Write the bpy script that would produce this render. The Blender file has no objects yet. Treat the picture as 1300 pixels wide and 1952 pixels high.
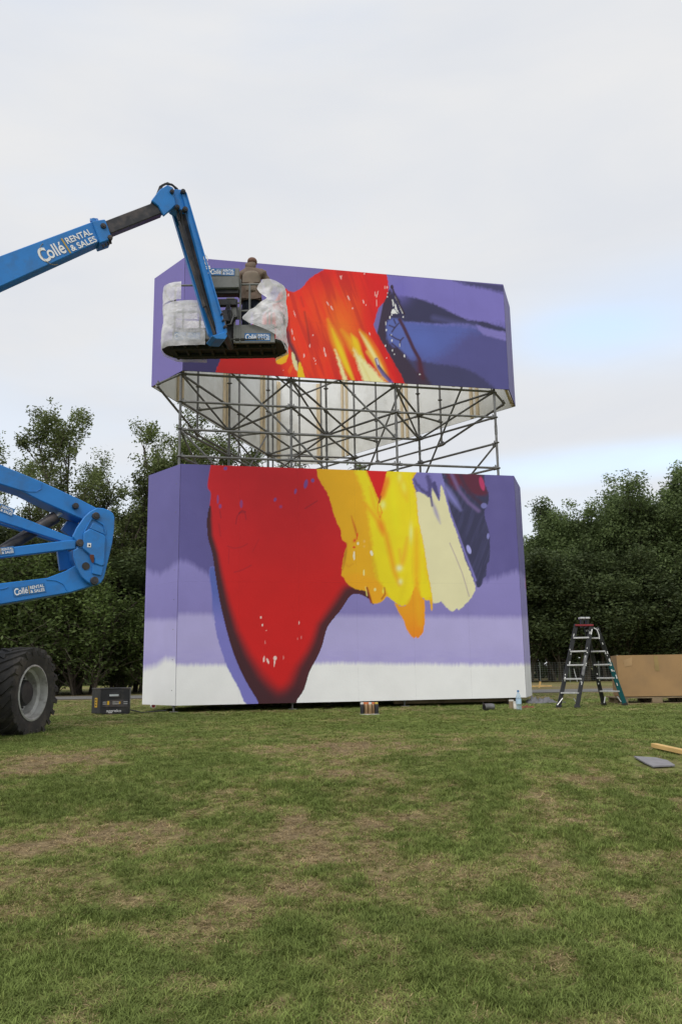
import bpy, bmesh, math, random
import numpy as np
from mathutils import Vector, Matrix
R = math.radians
rnd = random.Random(7)
nrs = np.random.RandomState(11)
scene = bpy.context.scene
COL = scene.collection

# ------------------------------------------------------------------ camera
H = 1.55
FOC, TILT, ROLL = 1575.57, 0.1899, 0.0158
CR, SR = math.cos(ROLL), math.sin(ROLL)
R0 = np.array([1.0, 0, 0]); U0 = np.array([0, -math.sin(TILT), math.cos(TILT)]); F0 = np.array([0, math.cos(TILT), math.sin(TILT)])
CAM = np.array([0, 0, H])
cx = CR*R0 - SR*U0; cy = SR*R0 + CR*U0
cam = bpy.data.cameras.new('camera'); camo = bpy.data.objects.new('camera', cam); COL.objects.link(camo)
camo.matrix_world = Matrix(((cx[0], cy[0], -F0[0], 0), (cx[1], cy[1], -F0[1], 0), (cx[2], cy[2], -F0[2], H), (0, 0, 0, 1)))
cam.sensor_fit = 'VERTICAL'; cam.sensor_height = 24; cam.sensor_width = 24; cam.lens = FOC/1952*24
cam.clip_end = 3000; cam.clip_start = 0.05
scene.camera = camo

# ------------------------------------------------------------------ sky
SUN_EL, SUN_AZ = R(48), R(205)        # azimuth measured clockwise from +Y: behind the camera, to the left
w = bpy.data.worlds.new("World"); scene.world = w; w.use_nodes = True
nt = w.node_tree; nt.nodes.clear()
def nn(t, **k):
    n = nt.nodes.new(t)
    for a, b in k.items(): setattr(n, a, b)
    return n
out = nn('ShaderNodeOutputWorld'); bg = nn('ShaderNodeBackground'); bg.inputs[1].default_value = 0.10
sky = nn('ShaderNodeTexSky', sky_type='NISHITA', sun_disc=False, sun_elevation=SUN_EL, sun_rotation=SUN_AZ)
sky.air_density = 1.3; sky.dust_density = 1.5
tc = nn('ShaderNodeTexCoord')
L = nt.links.new
def mathn(op, a, b=None, clamp=False):
    n = nn('ShaderNodeMath', operation=op, use_clamp=clamp)
    for i, v in enumerate((a, b)):
        if v is None: continue
        if isinstance(v, (int, float)): n.inputs[i].default_value = v
        else: L(v, n.inputs[i])
    return n.outputs[0]
mp = nn('ShaderNodeMapping'); mp.inputs['Scale'].default_value = (1.0, 1.0, 3.2); mp.inputs['Location'].default_value = (0.3, 0.1, 0)
L(tc.outputs['Generated'], mp.inputs[0])
n1 = nn('ShaderNodeTexNoise'); n1.inputs['Scale'].default_value = 1.6; n1.inputs['Detail'].default_value = 6; n1.inputs['Roughness'].default_value = 0.5
L(mp.outputs[0], n1.inputs['Vector'])
n2 = nn('ShaderNodeTexNoise'); n2.inputs['Scale'].default_value = 3.4; n2.inputs['Detail'].default_value = 5; n2.inputs['Distortion'].default_value = 0.3
L(mp.outputs[0], n2.inputs['Vector'])
def skydir(px, py):
    dx, dy = px-650, py-976; u = dx*CR-dy*SR; v = dx*SR+dy*CR
    d = u*R0 - v*U0 + FOC*F0
    return d/np.linalg.norm(d)
def gap(px, py, wid, amp):          # a thinner place in the cloud layer, round in azimuth, flat in height
    d = skydir(px, py)
    sub = nn('ShaderNodeVectorMath', operation='SUBTRACT'); L(tc.outputs['Generated'], sub.inputs[0]); sub.inputs[1].default_value = tuple(d)
    mul = nn('ShaderNodeVectorMath', operation='MULTIPLY'); L(sub.outputs[0], mul.inputs[0]); mul.inputs[1].default_value = (1/wid[0], 1/wid[0], 1/wid[1])
    ln = nn('ShaderNodeVectorMath', operation='LENGTH'); L(mul.outputs[0], ln.inputs[0])
    g = nn('ShaderNodeMapRange', interpolation_type='SMOOTHERSTEP'); L(ln.outputs['Value'], g.inputs[0])
    g.inputs[1].default_value = 0; g.inputs[2].default_value = 1; g.inputs[3].default_value = amp; g.inputs[4].default_value = 0
    return g.outputs[0]
g1 = gap(1300, 590, (0.34, 0.10), 0.36); g2 = gap(1190, 880, (0.30, 0.036), 0.6); g3 = gap(1110, 640, (0.16, 0.05), 0.3)
gs = mathn('ADD', mathn('ADD', g1, g2), g3)
nz = nn('ShaderNodeMapRange'); L(n2.outputs[0], nz.inputs[0]); nz.inputs[1].default_value = 0.38; nz.inputs[2].default_value = 0.62; nz.inputs[3].default_value = 0.75; nz.inputs[4].default_value = 1.15
gs = mathn('MULTIPLY', gs, nz.outputs[0])
thin = nn('ShaderNodeMapRange'); L(n1.outputs[0], thin.inputs[0]); thin.inputs[1].default_value = 0.5; thin.inputs[2].default_value = 0.75; thin.inputs[3].default_value = 0.0; thin.inputs[4].default_value = 0.3
blue = mathn('ADD', gs, thin.outputs[0], True)
cr = nn('ShaderNodeValToRGB'); L(n2.outputs[0], cr.inputs[0])
cr.color_ramp.elements[0].position = 0.33; cr.color_ramp.elements[0].color = (7.05/8, 7.28/8, 7.72/8, 1)
cr.color_ramp.elements[1].position = 0.66; cr.color_ramp.elements[1].color = (7.72/8, 7.76/8, 7.86/8, 1)
cm = nn('ShaderNodeVectorMath', operation='SCALE'); L(cr.outputs[0], cm.inputs[0]); cm.inputs['Scale'].default_value = 6.95
skb = nn('ShaderNodeVectorMath', operation='MULTIPLY_ADD'); L(sky.outputs[0], skb.inputs[0]); skb.inputs[1].default_value = (1.5, 1.5, 1.5); skb.inputs[2].default_value = (2.2, 2.9, 4.0)
mx = nn('ShaderNodeMix', data_type='RGBA'); L(blue, mx.inputs[0]); L(cm.outputs[0], mx.inputs[6]); L(skb.outputs[0], mx.inputs[7])
L(mx.outputs[2], bg.inputs[0]); L(bg.outputs[0], out.inputs[0])
sun = bpy.data.lights.new('sun', 'SUN'); sun.energy = 1.5; sun.angle = R(30); sun.color = (1, 0.965, 0.92)
so = bpy.data.objects.new('sun', sun); COL.objects.link(so)
sd = Vector((math.sin(SUN_AZ)*math.cos(SUN_EL), math.cos(SUN_AZ)*math.cos(SUN_EL), math.sin(SUN_EL)))
so.rotation_euler = sd.to_track_quat('Z', 'Y').to_euler(); so.location = (0, -5, 20)
vs = scene.view_settings; scene.display_settings.display_device = 'sRGB'
vs.view_transform = 'Standard'; vs.look = 'None'; vs.exposure = 0.30; vs.gamma = 1; vs.use_curve_mapping = False

# ------------------------------------------------------------------ helpers
def srgb(r, g, b, k=1.0):
    f = lambda c: ((c/255)/12.92 if c/255 <= 0.04045 else ((c/255+0.055)/1.055)**2.4)*k
    return (f(r), f(g), f(b))
def ray(px, py):
    dx, dy = px-650, py-976; u = dx*CR-dy*SR; v = dx*SR+dy*CR
    return u*R0 - v*U0 + FOC*F0
def W(px, py, d): return CAM + ray(px, py)*(d/FOC)
def plane_hit(px, py, p, n):
    r = ray(px, py); return CAM + r*(np.dot(p-CAM, n)/np.dot(r, n))
class VPlane:                       # a vertical plane through two points
    def __init__(s, a, b):
        s.p = np.array(a); d = np.array(b)-s.p; d[2] = 0; s.d = d/np.linalg.norm(d)
        s.n = np.array([-s.d[1], s.d[0], 0.0])
        if np.dot(s.n, s.p-CAM) < 0: s.n = -s.n      # away from the camera
    def __call__(s, px, py, off=0.0): return plane_hit(px, py, s.p + s.n*off, s.n)
def project(P):
    P = np.atleast_2d(P) - CAM
    dep = P@F0; u = FOC*(P@R0)/dep; v = -FOC*(P@U0)/dep
    return 650+u*CR+v*SR, 976+v*CR-u*SR, dep

def vnoise(x, y, seed=0):
    xi = np.floor(x).astype(np.int64); yi = np.floor(y).astype(np.int64); xf = x-xi; yf = y-yi
    def h(a, b):
        n = (a*374761393 + b*668265263 + seed*974634777) & 0x7fffffff
        n = ((n ^ (n >> 13))*1274126177) & 0x7fffffff
        return ((n ^ (n >> 16)) & 0xffff)/65535.0
    sx = xf*xf*(3-2*xf); sy = yf*yf*(3-2*yf)
    return (h(xi, yi)*(1-sx)+h(xi+1, yi)*sx)*(1-sy) + (h(xi, yi+1)*(1-sx)+h(xi+1, yi+1)*sx)*sy
def fbm(x, y, o=4, seed=0):
    s = 0; a = 0.5; t = 0
    for i in range(o):
        s = s + a*vnoise(x*2**i+17.3*i, y*2**i+5.1*i, seed+i); t += a; a *= 0.5
    return s/t

def terrain(x, y):
    x = np.asarray(x, float); y = np.asarray(y, float)
    z = np.interp(y + (fbm(x*0.35, y*0.1, 2, 3)-0.5)*1.6, [-30, 2.5, 4, 5.2, 6.4, 7.4, 8.2, 9.2, 11, 15, 26, 60], [0, 0.03, 0.11, 0.24, 0.44, 0.63, 0.73, 0.77, 0.79, 0.83, 0.83, 0.83])
    near = np.clip((13-y)/6, 0, 1)
    z = z + (fbm(x*1.1, y*1.1, 3, 9)-0.5)*0.10*near + (fbm(x*5, y*5, 2, 19)-0.5)*0.025*np.clip((11-y)/5, 0, 1)
    return z
GZ = 0.83
def G(px, py):
    r = ray(px, py); r = r/np.linalg.norm(r); t = 1.0
    for i in range(4000):
        p = CAM + r*t
        if p[2] <= float(terrain(p[0], p[1])): return np.array([p[0], p[1], float(terrain(p[0], p[1]))])
        t += 0.01 + t*0.001
    return CAM + r*t
def gp(x, y): return np.array([x, y, float(terrain(x, y))])

class MB:
    def __init__(s): s.v = []; s.f = []; s.m = []; s.cm = 0
    def add(s, vs, fs):
        o = len(s.v); s.v += [tuple(map(float, v)) for v in vs]; s.f += [tuple(o+i for i in f) for f in fs]; s.m += [s.cm]*len(fs)
        return s
    def hexa(s, p): return s.add(p, [(0, 3, 2, 1), (4, 5, 6, 7), (0, 1, 5, 4), (1, 2, 6, 5), (2, 3, 7, 6), (3, 0, 4, 7)])
    def box(s, c, sz, rz=0, rot=None):
        M = rot if rot is not None else Matrix.Rotation(rz, 3, 'Z')
        M = np.array(M); c = np.array(c); h = np.array(sz)/2
        return s.hexa([c + M@(h*np.array(q)) for q in ((-1, -1, -1), (1, -1, -1), (1, 1, -1), (-1, 1, -1), (-1, -1, 1), (1, -1, 1), (1, 1, 1), (-1, 1, 1))])
    def beam(s, p, q, wd, hd, up=(0, 0, 1)):
        p = np.array(p, float); q = np.array(q, float); d = q-p; d /= np.linalg.norm(d)
        x = np.cross(d, up); x /= np.linalg.norm(x); z = np.cross(x, d)
        c = [(-1, -1), (1, -1), (1, 1), (-1, 1)]
        return s.hexa([p + x*a*wd/2 + z*b*hd/2 for a, b in c] + [q + x*a*wd/2 + z*b*hd/2 for a, b in c])
    def tube(s, p, q, r, r2=None, n=8, cap=True):
        p = np.array(p, float); q = np.array(q, float); d = q-p; l = np.linalg.norm(d)
        if l < 1e-6: return s
        d /= l; r2 = r if r2 is None else r2
        a = np.array((1, 0, 0)) if abs(d[0]) < 0.8 else np.array((0, 1, 0))
        x = np.cross(d, a); x /= np.linalg.norm(x); y = np.cross(d, x)
        vs = []
        for c_, rr in ((p, r), (q, r2)):
            for i in range(n):
                t = 2*math.pi*i/n; vs.append(c_ + (x*math.cos(t)+y*math.sin(t))*rr)
        fs = [(i, (i+1) % n, n+(i+1) % n, n+i) for i in range(n)]
        if cap: fs += [tuple(range(n-1, -1, -1)), tuple(range(n, 2*n))]
        return s.add(vs, fs)
    def path(s, pts, r, n=6):
        pts = [np.array(p, float) for p in pts]; k = len(pts); vs = []; px_ = None
        for j, p in enumerate(pts):
            d = pts[min(j+1, k-1)]-pts[max(j-1, 0)]; d /= np.linalg.norm(d)+1e-9
            if px_ is None:
                a = np.array((0, 0, 1.)) if abs(d[2]) < 0.8 else np.array((1., 0, 0)); px_ = np.cross(d, a)
            x = px_ - d*np.dot(px_, d); x /= np.linalg.norm(x)+1e-9; px_ = x; y = np.cross(d, x)
            rr = r[j] if hasattr(r, '__len__') else r
            for i in range(n):
                t = 2*math.pi*i/n; vs.append(p+(x*math.cos(t)+y*math.sin(t))*rr)
        fs = [(j*n+i, j*n+(i+1) % n, (j+1)*n+(i+1) % n, (j+1)*n+i) for j in range(k-1) for i in range(n)]
        fs += [tuple(range(n-1, -1, -1)), tuple(range((k-1)*n, k*n))]
        return s.add(vs, fs)
    def prism(s, poly, vec):
        n = len(poly); vec = np.array(vec, float); poly = [np.array(p, float) for p in poly]
        fs = [tuple(range(n)), tuple(range(2*n-1, n-1, -1))] + [(i, n+i, n+(i+1) % n, (i+1) % n) for i in range(n)]
        return s.add(poly+[p+vec for p in poly], fs)
    def lathe(s, prof, c, axis=(0, 0, 1), n=24, caps=True):
        c = np.array(c, float); d = np.array(axis, float); d /= np.linalg.norm(d)
        a = np.array((1., 0, 0)) if abs(d[0]) < 0.8 else np.array((0, 1., 0)); x = np.cross(d, a); x /= np.linalg.norm(x); y = np.cross(d, x)
        vs = [c + d*h + (x*math.cos(2*math.pi*i/n)+y*math.sin(2*math.pi*i/n))*r for r, h in prof for i in range(n)]
        k = len(prof)
        fs = [(j*n+i, j*n+(i+1) % n, (j+1)*n+(i+1) % n, (j+1)*n+i) for j in range(k-1) for i in range(n)]
        if caps: fs += [tuple(range(n-1, -1, -1)), tuple(range((k-1)*n, k*n))]
        return s.add(vs, fs)
    def mesh(s, name, mats, smooth=False, bevel=0):
        me = bpy.data.meshes.new(name); me.from_pydata(s.v, [], s.f)
        for m_ in (mats if isinstance(mats, (list, tuple)) else [mats]): me.materials.append(m_)
        if any(s.m): me.polygons.foreach_set('material_index', s.m)
        bm = bmesh.new(); bm.from_mesh(me); bmesh.ops.recalc_face_normals(bm, faces=bm.faces)
        if bevel:
            es = [e for e in bm.edges if len(e.link_faces) == 2 and e.calc_face_angle(0) > 0.5]
            bmesh.ops.bevel(bm, geom=es, offset=bevel, segments=1, affect='EDGES', profile=0.5)
        bm.to_mesh(me); bm.free()
        if smooth:
            me.polygons.foreach_set('use_smooth', [True]*len(me.polygons))
            try: me.set_sharp_from_angle(angle=R(38))
            except Exception: pass
        return me
    def build(s, name, mats, parent=None, smooth=False, bevel=0, **k):
        return link(name, s.mesh(name, mats, smooth, bevel), parent, **k)
def props(o, label=None, cat=None, group=None, kind=None):
    if label: o['label'] = label
    if cat: o['category'] = cat
    if group: o['group'] = group
    if kind: o['kind'] = kind
    return o
def link(name, data, parent=None, label=None, cat=None, group=None, kind=None):
    o = bpy.data.objects.new(name, data); COL.objects.link(o)
    if parent is not None:
        o.parent = parent
        M = Matrix.Identity(4); q = parent
        loc = Vector(q.get('_w', (0, 0, 0)))
        o.matrix_parent_inverse = Matrix.Translation(-loc)
    return props(o, label, cat, group, kind)
def thing(name, loc, label, cat, group=None):
    o = bpy.data.objects.new(name, None); COL.objects.link(o); o.location = tuple(map(float, loc)); o['_w'] = tuple(map(float, loc)); o.empty_display_size = 0.2
    return props(o, label, cat, group)
def children(o): return [c for c in bpy.data.objects if c.parent == o]
def copy_tree(o, loc, rz=0.0, sc=1.0, label=None, ch=None):
    c = o.copy(); COL.objects.link(c); c.location = tuple(map(float, loc)); c.rotation_euler = (0, 0, rz); c.scale = (sc, sc, sc) if not hasattr(sc, '__len__') else sc
    if label: c['label'] = label
    for q in ch:
        d = q.copy(); COL.objects.link(d); d.parent = c
    return c

# ------------------------------------------------------------------ materials
def material(name, col, rough=0.6, metal=0.0, var=0.12, scale=8.0, bump=0.0, bscale=60.0, spec=0.4, dirt=None, dirt_amt=0.0, dirt_scale=3.0, stretch=None, coat=0):
    m = bpy.data.materials.new(name); m.use_nodes = True; t = m.node_tree; b = t.nodes['Principled BSDF']
    b.inputs['Roughness'].default_value = rough; b.inputs['Metallic'].default_value = metal; b.inputs['Specular IOR Level'].default_value = spec
    b.inputs['Coat Weight'].default_value = coat
    tcn = t.nodes.new('ShaderNodeTexCoord'); src = tcn.outputs['Object']
    if stretch:
        mpp = t.nodes.new('ShaderNodeMapping'); mpp.inputs['Scale'].default_value = stretch; t.links.new(src, mpp.inputs[0]); src = mpp.outputs[0]
    n = t.nodes.new('ShaderNodeTexNoise'); n.inputs['Scale'].default_value = scale; n.inputs['Detail'].default_value = 5; t.links.new(src, n.inputs['Vector'])
    r = t.nodes.new('ShaderNodeMapRange'); t.links.new(n.outputs[0], r.inputs[0]); r.inputs[1].default_value = 0.3; r.inputs[2].default_value = 0.7; r.inputs[3].default_value = 1-var; r.inputs[4].default_value = 1+var
    sc = t.nodes.new('ShaderNodeVectorMath'); sc.operation = 'SCALE'; sc.inputs[0].default_value = col; t.links.new(r.outputs[0], sc.inputs['Scale'])
    last = sc.outputs[0]
    if dirt:
        n3 = t.nodes.new('ShaderNodeTexNoise'); n3.inputs['Scale'].default_value = dirt_scale; n3.inputs['Detail'].default_value = 8; n3.inputs['Roughness'].default_value = 0.7; t.links.new(src, n3.inputs['Vector'])
        r3 = t.nodes.new('ShaderNodeMapRange'); t.links.new(n3.outputs[0], r3.inputs[0]); r3.inputs[1].default_value = 0.48; r3.inputs[2].default_value = 0.7; r3.inputs[3].default_value = 0; r3.inputs[4].default_value = dirt_amt
        mxn = t.nodes.new('ShaderNodeMix'); mxn.data_type = 'RGBA'; t.links.new(r3.outputs[0], mxn.inputs[0]); t.links.new(last, mxn.inputs[6]); mxn.inputs[7].default_value = (*dirt, 1); last = mxn.outputs[2]
    t.links.new(last, b.inputs['Base Color'])
    rr = t.nodes.new('ShaderNodeMapRange'); t.links.new(n.outputs[0], rr.inputs[0]); rr.inputs[3].default_value = max(0, rough-0.12); rr.inputs[4].default_value = min(1, rough+0.12); t.links.new(rr.outputs[0], b.inputs['Roughness'])
    if bump:
        n2 = t.nodes.new('ShaderNodeTexNoise'); n2.inputs['Scale'].default_value = bscale; n2.inputs['Detail'].default_value = 4; t.links.new(src, n2.inputs['Vector'])
        bp = t.nodes.new('ShaderNodeBump'); bp.inputs['Strength'].default_value = bump; bp.inputs['Distance'].default_value = 0.01; t.links.new(n2.outputs[0], bp.inputs['Height']); t.links.new(bp.outputs[0], b.inputs['Normal'])
    return m
M = {}
M['blue'] = material('blue_machine_paint', (0.016, 0.185, 0.54), 0.42, var=0.10, scale=3, spec=0.45, dirt=(0.05, 0.09, 0.14), dirt_amt=0.45, dirt_scale=2.2)
M['steel_dark'] = material('greased_dark_steel', (0.045, 0.045, 0.05), 0.45, 0.3, var=0.35, scale=6, bump=0.2, bscale=25, dirt=(0.16, 0.12, 0.10), dirt_amt=0.6)
M['grey_paint'] = material('grey_machine_paint', (0.17, 0.175, 0.165), 0.5, var=0.1, dirt=(0.08, 0.08, 0.07), dirt_amt=0.6, dirt_scale=5)
M['dark_under'] = material('dark_floor_grating', (0.028, 0.029, 0.022), 0.8, var=0.3, scale=12, bump=0.4, bscale=90)
M['black'] = material('black_plastic', (0.018, 0.018, 0.02), 0.5, var=0.2, bump=0.1, dirt=(0.07, 0.065, 0.055), dirt_amt=0.5, dirt_scale=6)
M['galv'] = material('galvanised_steel', (0.19, 0.19, 0.188), 0.5, 0.55, var=0.28, scale=9, bump=0.1, dirt=(0.09, 0.085, 0.08), dirt_amt=0.7, dirt_scale=4)
M['alu'] = material('aluminium', (0.62, 0.62, 0.62), 0.38, 0.6, var=0.12, scale=20, dirt=(0.4, 0.38, 0.36), dirt_amt=0.6, dirt_scale=25)
M['rubber'] = material('tyre_rubber', (0.034, 0.032, 0.029), 0.82, var=0.3, scale=7, bump=0.35, bscale=40, dirt=(0.13, 0.11, 0.085), dirt_amt=0.55, dirt_scale=4)
M['rim'] = material('white_rim_paint', (0.40, 0.40, 0.38), 0.5, var=0.12, dirt=(0.13, 0.12, 0.1), dirt_amt=0.8, dirt_scale=6)
M['white_in'] = material('white_panel_back', (0.80, 0.81, 0.79), 0.7, var=0.05, scale=2, dirt=(0.5, 0.48, 0.42), dirt_amt=0.5, dirt_scale=1.4)
M['pine'] = material('pine_batten', (0.62, 0.51, 0.34), 0.75, var=0.22, scale=4, bump=0.2, stretch=(14, 14, 1.2))
M['plank'] = material('yellow_pine_plank', (0.56, 0.37, 0.14), 0.75, var=0.2, scale=5, bump=0.2)
M['card'] = material('corrugated_cardboard', (0.33, 0.205, 0.095), 0.85, var=0.10, scale=2.5, dirt=(0.25, 0.165, 0.09), dirt_amt=0.5, dirt_scale=1.8, bump=0.1)
M['pallet'] = material('pallet_wood', (0.22, 0.165, 0.10), 0.85, var=0.3, scale=6, bump=0.3)
M['decal_blue'] = material('blue_sticker', (0.02, 0.14, 0.36), 0.5, var=0.06)
M['text_white'] = material('white_lettering', (0.78, 0.78, 0.78), 0.6, var=0.05)
M['text_gold'] = material('gold_stripe', (0.45, 0.31, 0.06), 0.6, var=0.05)
M['slab'] = material('grey_sheet', (0.21, 0.205, 0.215), 0.7, var=0.14, scale=14, bump=0.2)
M['bark'] = material('tree_bark', (0.085, 0.07, 0.052), 0.9, var=0.35, scale=5, bump=0.6, bscale=14)
M['road'] = material('grey_asphalt_path', (0.16, 0.155, 0.145), 0.9, var=0.15, scale=3, bump=0.4, bscale=120)
M['fence'] = material('wire_fence_steel', (0.16, 0.18, 0.16), 0.6, 0.3, var=0.1)
M['jacket'] = material('brown_jacket_cloth', (0.17, 0.125, 0.095), 0.9, var=0.16, scale=5, bump=0.5, bscale=9)
M['vest'] = material('khaki_vest_cloth', (0.20, 0.16, 0.122), 0.9, var=0.12, scale=6, bump=0.5, bscale=11)
M['jeans'] = material('dark_navy_trousers', (0.012, 0.018, 0.032), 0.9, var=0.2, scale=6, bump=0.4, bscale=12)
M['skin'] = material('skin', (0.45, 0.26, 0.19), 0.6, var=0.08)
M['hair'] = material('cap_cloth', (0.16, 0.09, 0.065), 0.9, var=0.2, bump=0.3)
M['red'] = material('red_paint', (0.20, 0.015, 0.02), 0.5, var=0.1)
M['teal'] = material('teal_fibreglass', (0.0, 0.072, 0.078), 0.45, var=0.15, dirt=(0.01, 0.05, 0.05), dirt_amt=0.6)
M['ladder_black'] = material('black_fibreglass_rail', (0.012, 0.013, 0.013), 0.45, var=0.3, dirt=(0.05, 0.05, 0.05), dirt_amt=0.25, dirt_scale=14)
M['splash'] = material('dried_white_paint_splash', (0.7, 0.7, 0.68), 0.6, var=0.1)
M['tan_cap'] = material('spray_can_bronze', (0.34, 0.22, 0.12), 0.35, 0.5, var=0.12)
M['can_dark'] = material('spray_can_black', (0.03, 0.03, 0.035), 0.35, 0.3, var=0.1)
M['cap_white'] = material('can_cap_pale', (0.62, 0.6, 0.56), 0.5, var=0.05)
M['cap_orange'] = material('can_cap_orange', (0.55, 0.16, 0.05), 0.5, var=0.05)
M['cap_yellow'] = material('can_cap_yellow', (0.55, 0.4, 0.06), 0.5, var=0.05)
M['tarp'] = material('grey_ground_sheet', (0.14, 0.14, 0.15), 0.55, var=0.2, scale=5, bump=0.5, bscale=20)
M['yellow'] = material('yellow_sticker', (0.6, 0.36, 0.02), 0.5, var=0.05)
M['brick_red'] = material('reddish_rag', (0.20, 0.07, 0.045), 0.85, var=0.4, scale=18, bump=0.4)
def plastic(name, alpha, col=(0.80, 0.79, 0.80)):
    m = bpy.data.materials.new(name); m.use_nodes = True; t = m.node_tree; t.nodes.clear()
    o = t.nodes.new('ShaderNodeOutputMaterial'); d = t.nodes.new('ShaderNodeBsdfDiffuse'); d.inputs[0].default_value = (*col, 1)
    tl = t.nodes.new('ShaderNodeBsdfTranslucent'); tl.inputs[0].default_value = (*col, 1); tr = t.nodes.new('ShaderNodeBsdfTransparent'); gl = t.nodes.new('ShaderNodeBsdfGlossy'); gl.inputs['Roughness'].default_value = 0.4
    m1 = t.nodes.new('ShaderNodeMixShader'); m1.inputs[0].default_value = 0.22; t.links.new(d.outputs[0], m1.inputs[1]); t.links.new(tl.outputs[0], m1.inputs[2])
    m2 = t.nodes.new('ShaderNodeMixShader'); m2.inputs[0].default_value = 0.05; t.links.new(m1.outputs[0], m2.inputs[1]); t.links.new(gl.outputs[0], m2.inputs[2])
    m3 = t.nodes.new('ShaderNodeMixShader'); n = t.nodes.new('ShaderNodeTexNoise'); n.inputs['Scale'].default_value = 2.2; n.inputs['Detail'].default_value = 4
    tcn = t.nodes.new('ShaderNodeTexCoord'); t.links.new(tcn.outputs['Object'], n.inputs[0])
    r = t.nodes.new('ShaderNodeMapRange'); t.links.new(n.outputs[0], r.inputs[0]); r.inputs[1].default_value = 0.35; r.inputs[2].default_value = 0.65; r.inputs[3].default_value = alpha-0.30; r.inputs[4].default_value = alpha+0.26
    nb = t.nodes.new('ShaderNodeTexNoise'); nb.inputs['Scale'].default_value = 4; nb.inputs['Detail'].default_value = 4; nb.inputs['Distortion'].default_value = 2.5; t.links.new(tcn.outputs['Object'], nb.inputs[0])
    bp = t.nodes.new('ShaderNodeBump'); bp.inputs['Strength'].default_value = 0.35; bp.inputs['Distance'].default_value = 0.05; t.links.new(nb.outputs[0], bp.inputs['Height'])
    for q in (d, gl): t.links.new(bp.outputs[0], q.inputs['Normal'])
    t.links.new(r.outputs[0], m3.inputs[0]); t.links.new(tr.outputs[0], m3.inputs[1]); t.links.new(m2.outputs[0], m3.inputs[2])
    t.links.new(m3.outputs[0], o.inputs[0]); return m
M['plastic'] = plastic('cloudy_plastic_sheet', 0.70, (0.95, 0.94, 0.96))
M['clear'] = plastic('clear_bottle_plastic', 0.55, (0.55, 0.70, 0.82))

def attr_material(name, attr, rough=0.6, bump=0.0, bscale=40, var=0.04, spec=0.35, strk=None):
    m = bpy.data.materials.new(name); m.use_nodes = True; t = m.node_tree; b = t.nodes['Principled BSDF']; b.inputs['Roughness'].default_value = rough; b.inputs['Specular IOR Level'].default_value = spec
    a = t.nodes.new('ShaderNodeAttribute'); a.attribute_name = attr
    n = t.nodes.new('ShaderNodeTexNoise'); n.inputs['Scale'].default_value = strk or 3; n.inputs['Detail'].default_value = 6
    g = t.nodes.new('ShaderNodeNewGeometry'); t.links.new(g.outputs['Position'], n.inputs[0])
    r = t.nodes.new('ShaderNodeMapRange'); t.links.new(n.outputs[0], r.inputs[0]); r.inputs[1].default_value = 0.3; r.inputs[2].default_value = 0.7; r.inputs[3].default_value = 1-var; r.inputs[4].default_value = 1+var
    s = t.nodes.new('ShaderNodeVectorMath'); s.operation = 'SCALE'; t.links.new(a.outputs['Color'], s.inputs[0]); t.links.new(r.outputs[0], s.inputs['Scale']); t.links.new(s.outputs[0], b.inputs['Base Color'])
    if bump:
        n2 = t.nodes.new('ShaderNodeTexNoise'); n2.inputs['Scale'].default_value = bscale; n2.inputs['Detail'].default_value = 6; t.links.new(g.outputs['Position'], n2.inputs[0])
        bp = t.nodes.new('ShaderNodeBump'); bp.inputs['Strength'].default_value = bump; bp.inputs['Distance'].default_value = 0.02; t.links.new(n2.outputs[0], bp.inputs['Height']); t.links.new(bp.outputs[0], b.inputs['Normal'])
    return m

# ------------------------------------------------------------------ ground
def blob_list():
    L_ = []   # px, py, half width px, half height px, amount (+dry, -lush)
    for q in ((110,1452,150,16,.9),(250,1440,60,12,.6),(430,1432,70,10,.7),(600,1442,120,22,.95),(690,1420,60,12,.6),(840,1428,70,14,.5),(1060,1412,60,12,.6),(1180,1398,50,9,.4),
              (293,1508,30,12,.9),(70,1618,90,26,.9),(170,1590,90,22,.9),(270,1575,60,16,.6),(45,1530,40,14,.5),(500,1690,40,22,.8),(440,1750,60,30,.9),(340,1830,70,30,.9),(230,1890,60,26,.8),(160,1940,70,26,.7),
              (700,1515,60,14,.8),(860,1505,50,14,.7),(760,1560,120,20,.7),(650,1600,80,24,.8),(560,1580,60,20,.5),(1100,1560,45,10,1.0),(1165,1553,30,9,1.0),(1210,1705,34,12,1.0),(1130,1720,40,12,.7),(730,1832,40,10,.8),(690,1803,30,8,.7),(530,1930,50,22,1.0),(1100,1640,160,40,.45),(950,1740,120,30,.5),(730,1700,60,16,.5),(900,1780,100,22,.4),(1050,1500,70,18,.45),(1130,1820,90,30,.35),(20,1700,60,40,.5),
              (300,1462,80,20,-.9),(180,1500,110,26,-.7),(620,1500,150,34,-.9),(830,1462,60,16,-.8),(420,1560,120,24,-.6),(940,1470,90,22,-.6),(1230,1420,80,18,-.6),(1110,1420,60,10,-.4),(620,1640,70,30,-.5),(350,1700,80,40,-.5),(900,1600,80,30,-.6),(1250,1560,60,30,-.5),(550,1800,110,40,-.35),(820,1880,120,40,-.4),(1180,1760,110,22,-.8),(70,1850,80,50,-.35),(1240,1900,90,40,-.5),(700,1385,400,14,-.25),(1150,1370,250,14,-.6),(350,1375,250,14,-.3),(80,1420,90,10,-.5)):
        c = G(q[0], q[1]); a = G(q[0]+q[2], q[1]); b = G(q[0], q[1]-q[3]); L_.append((c[0], c[1], abs(a[0]-c[0]), max(abs(b[1]-c[1]), .06), q[4]))
    return L_
BL = blob_list()
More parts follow.
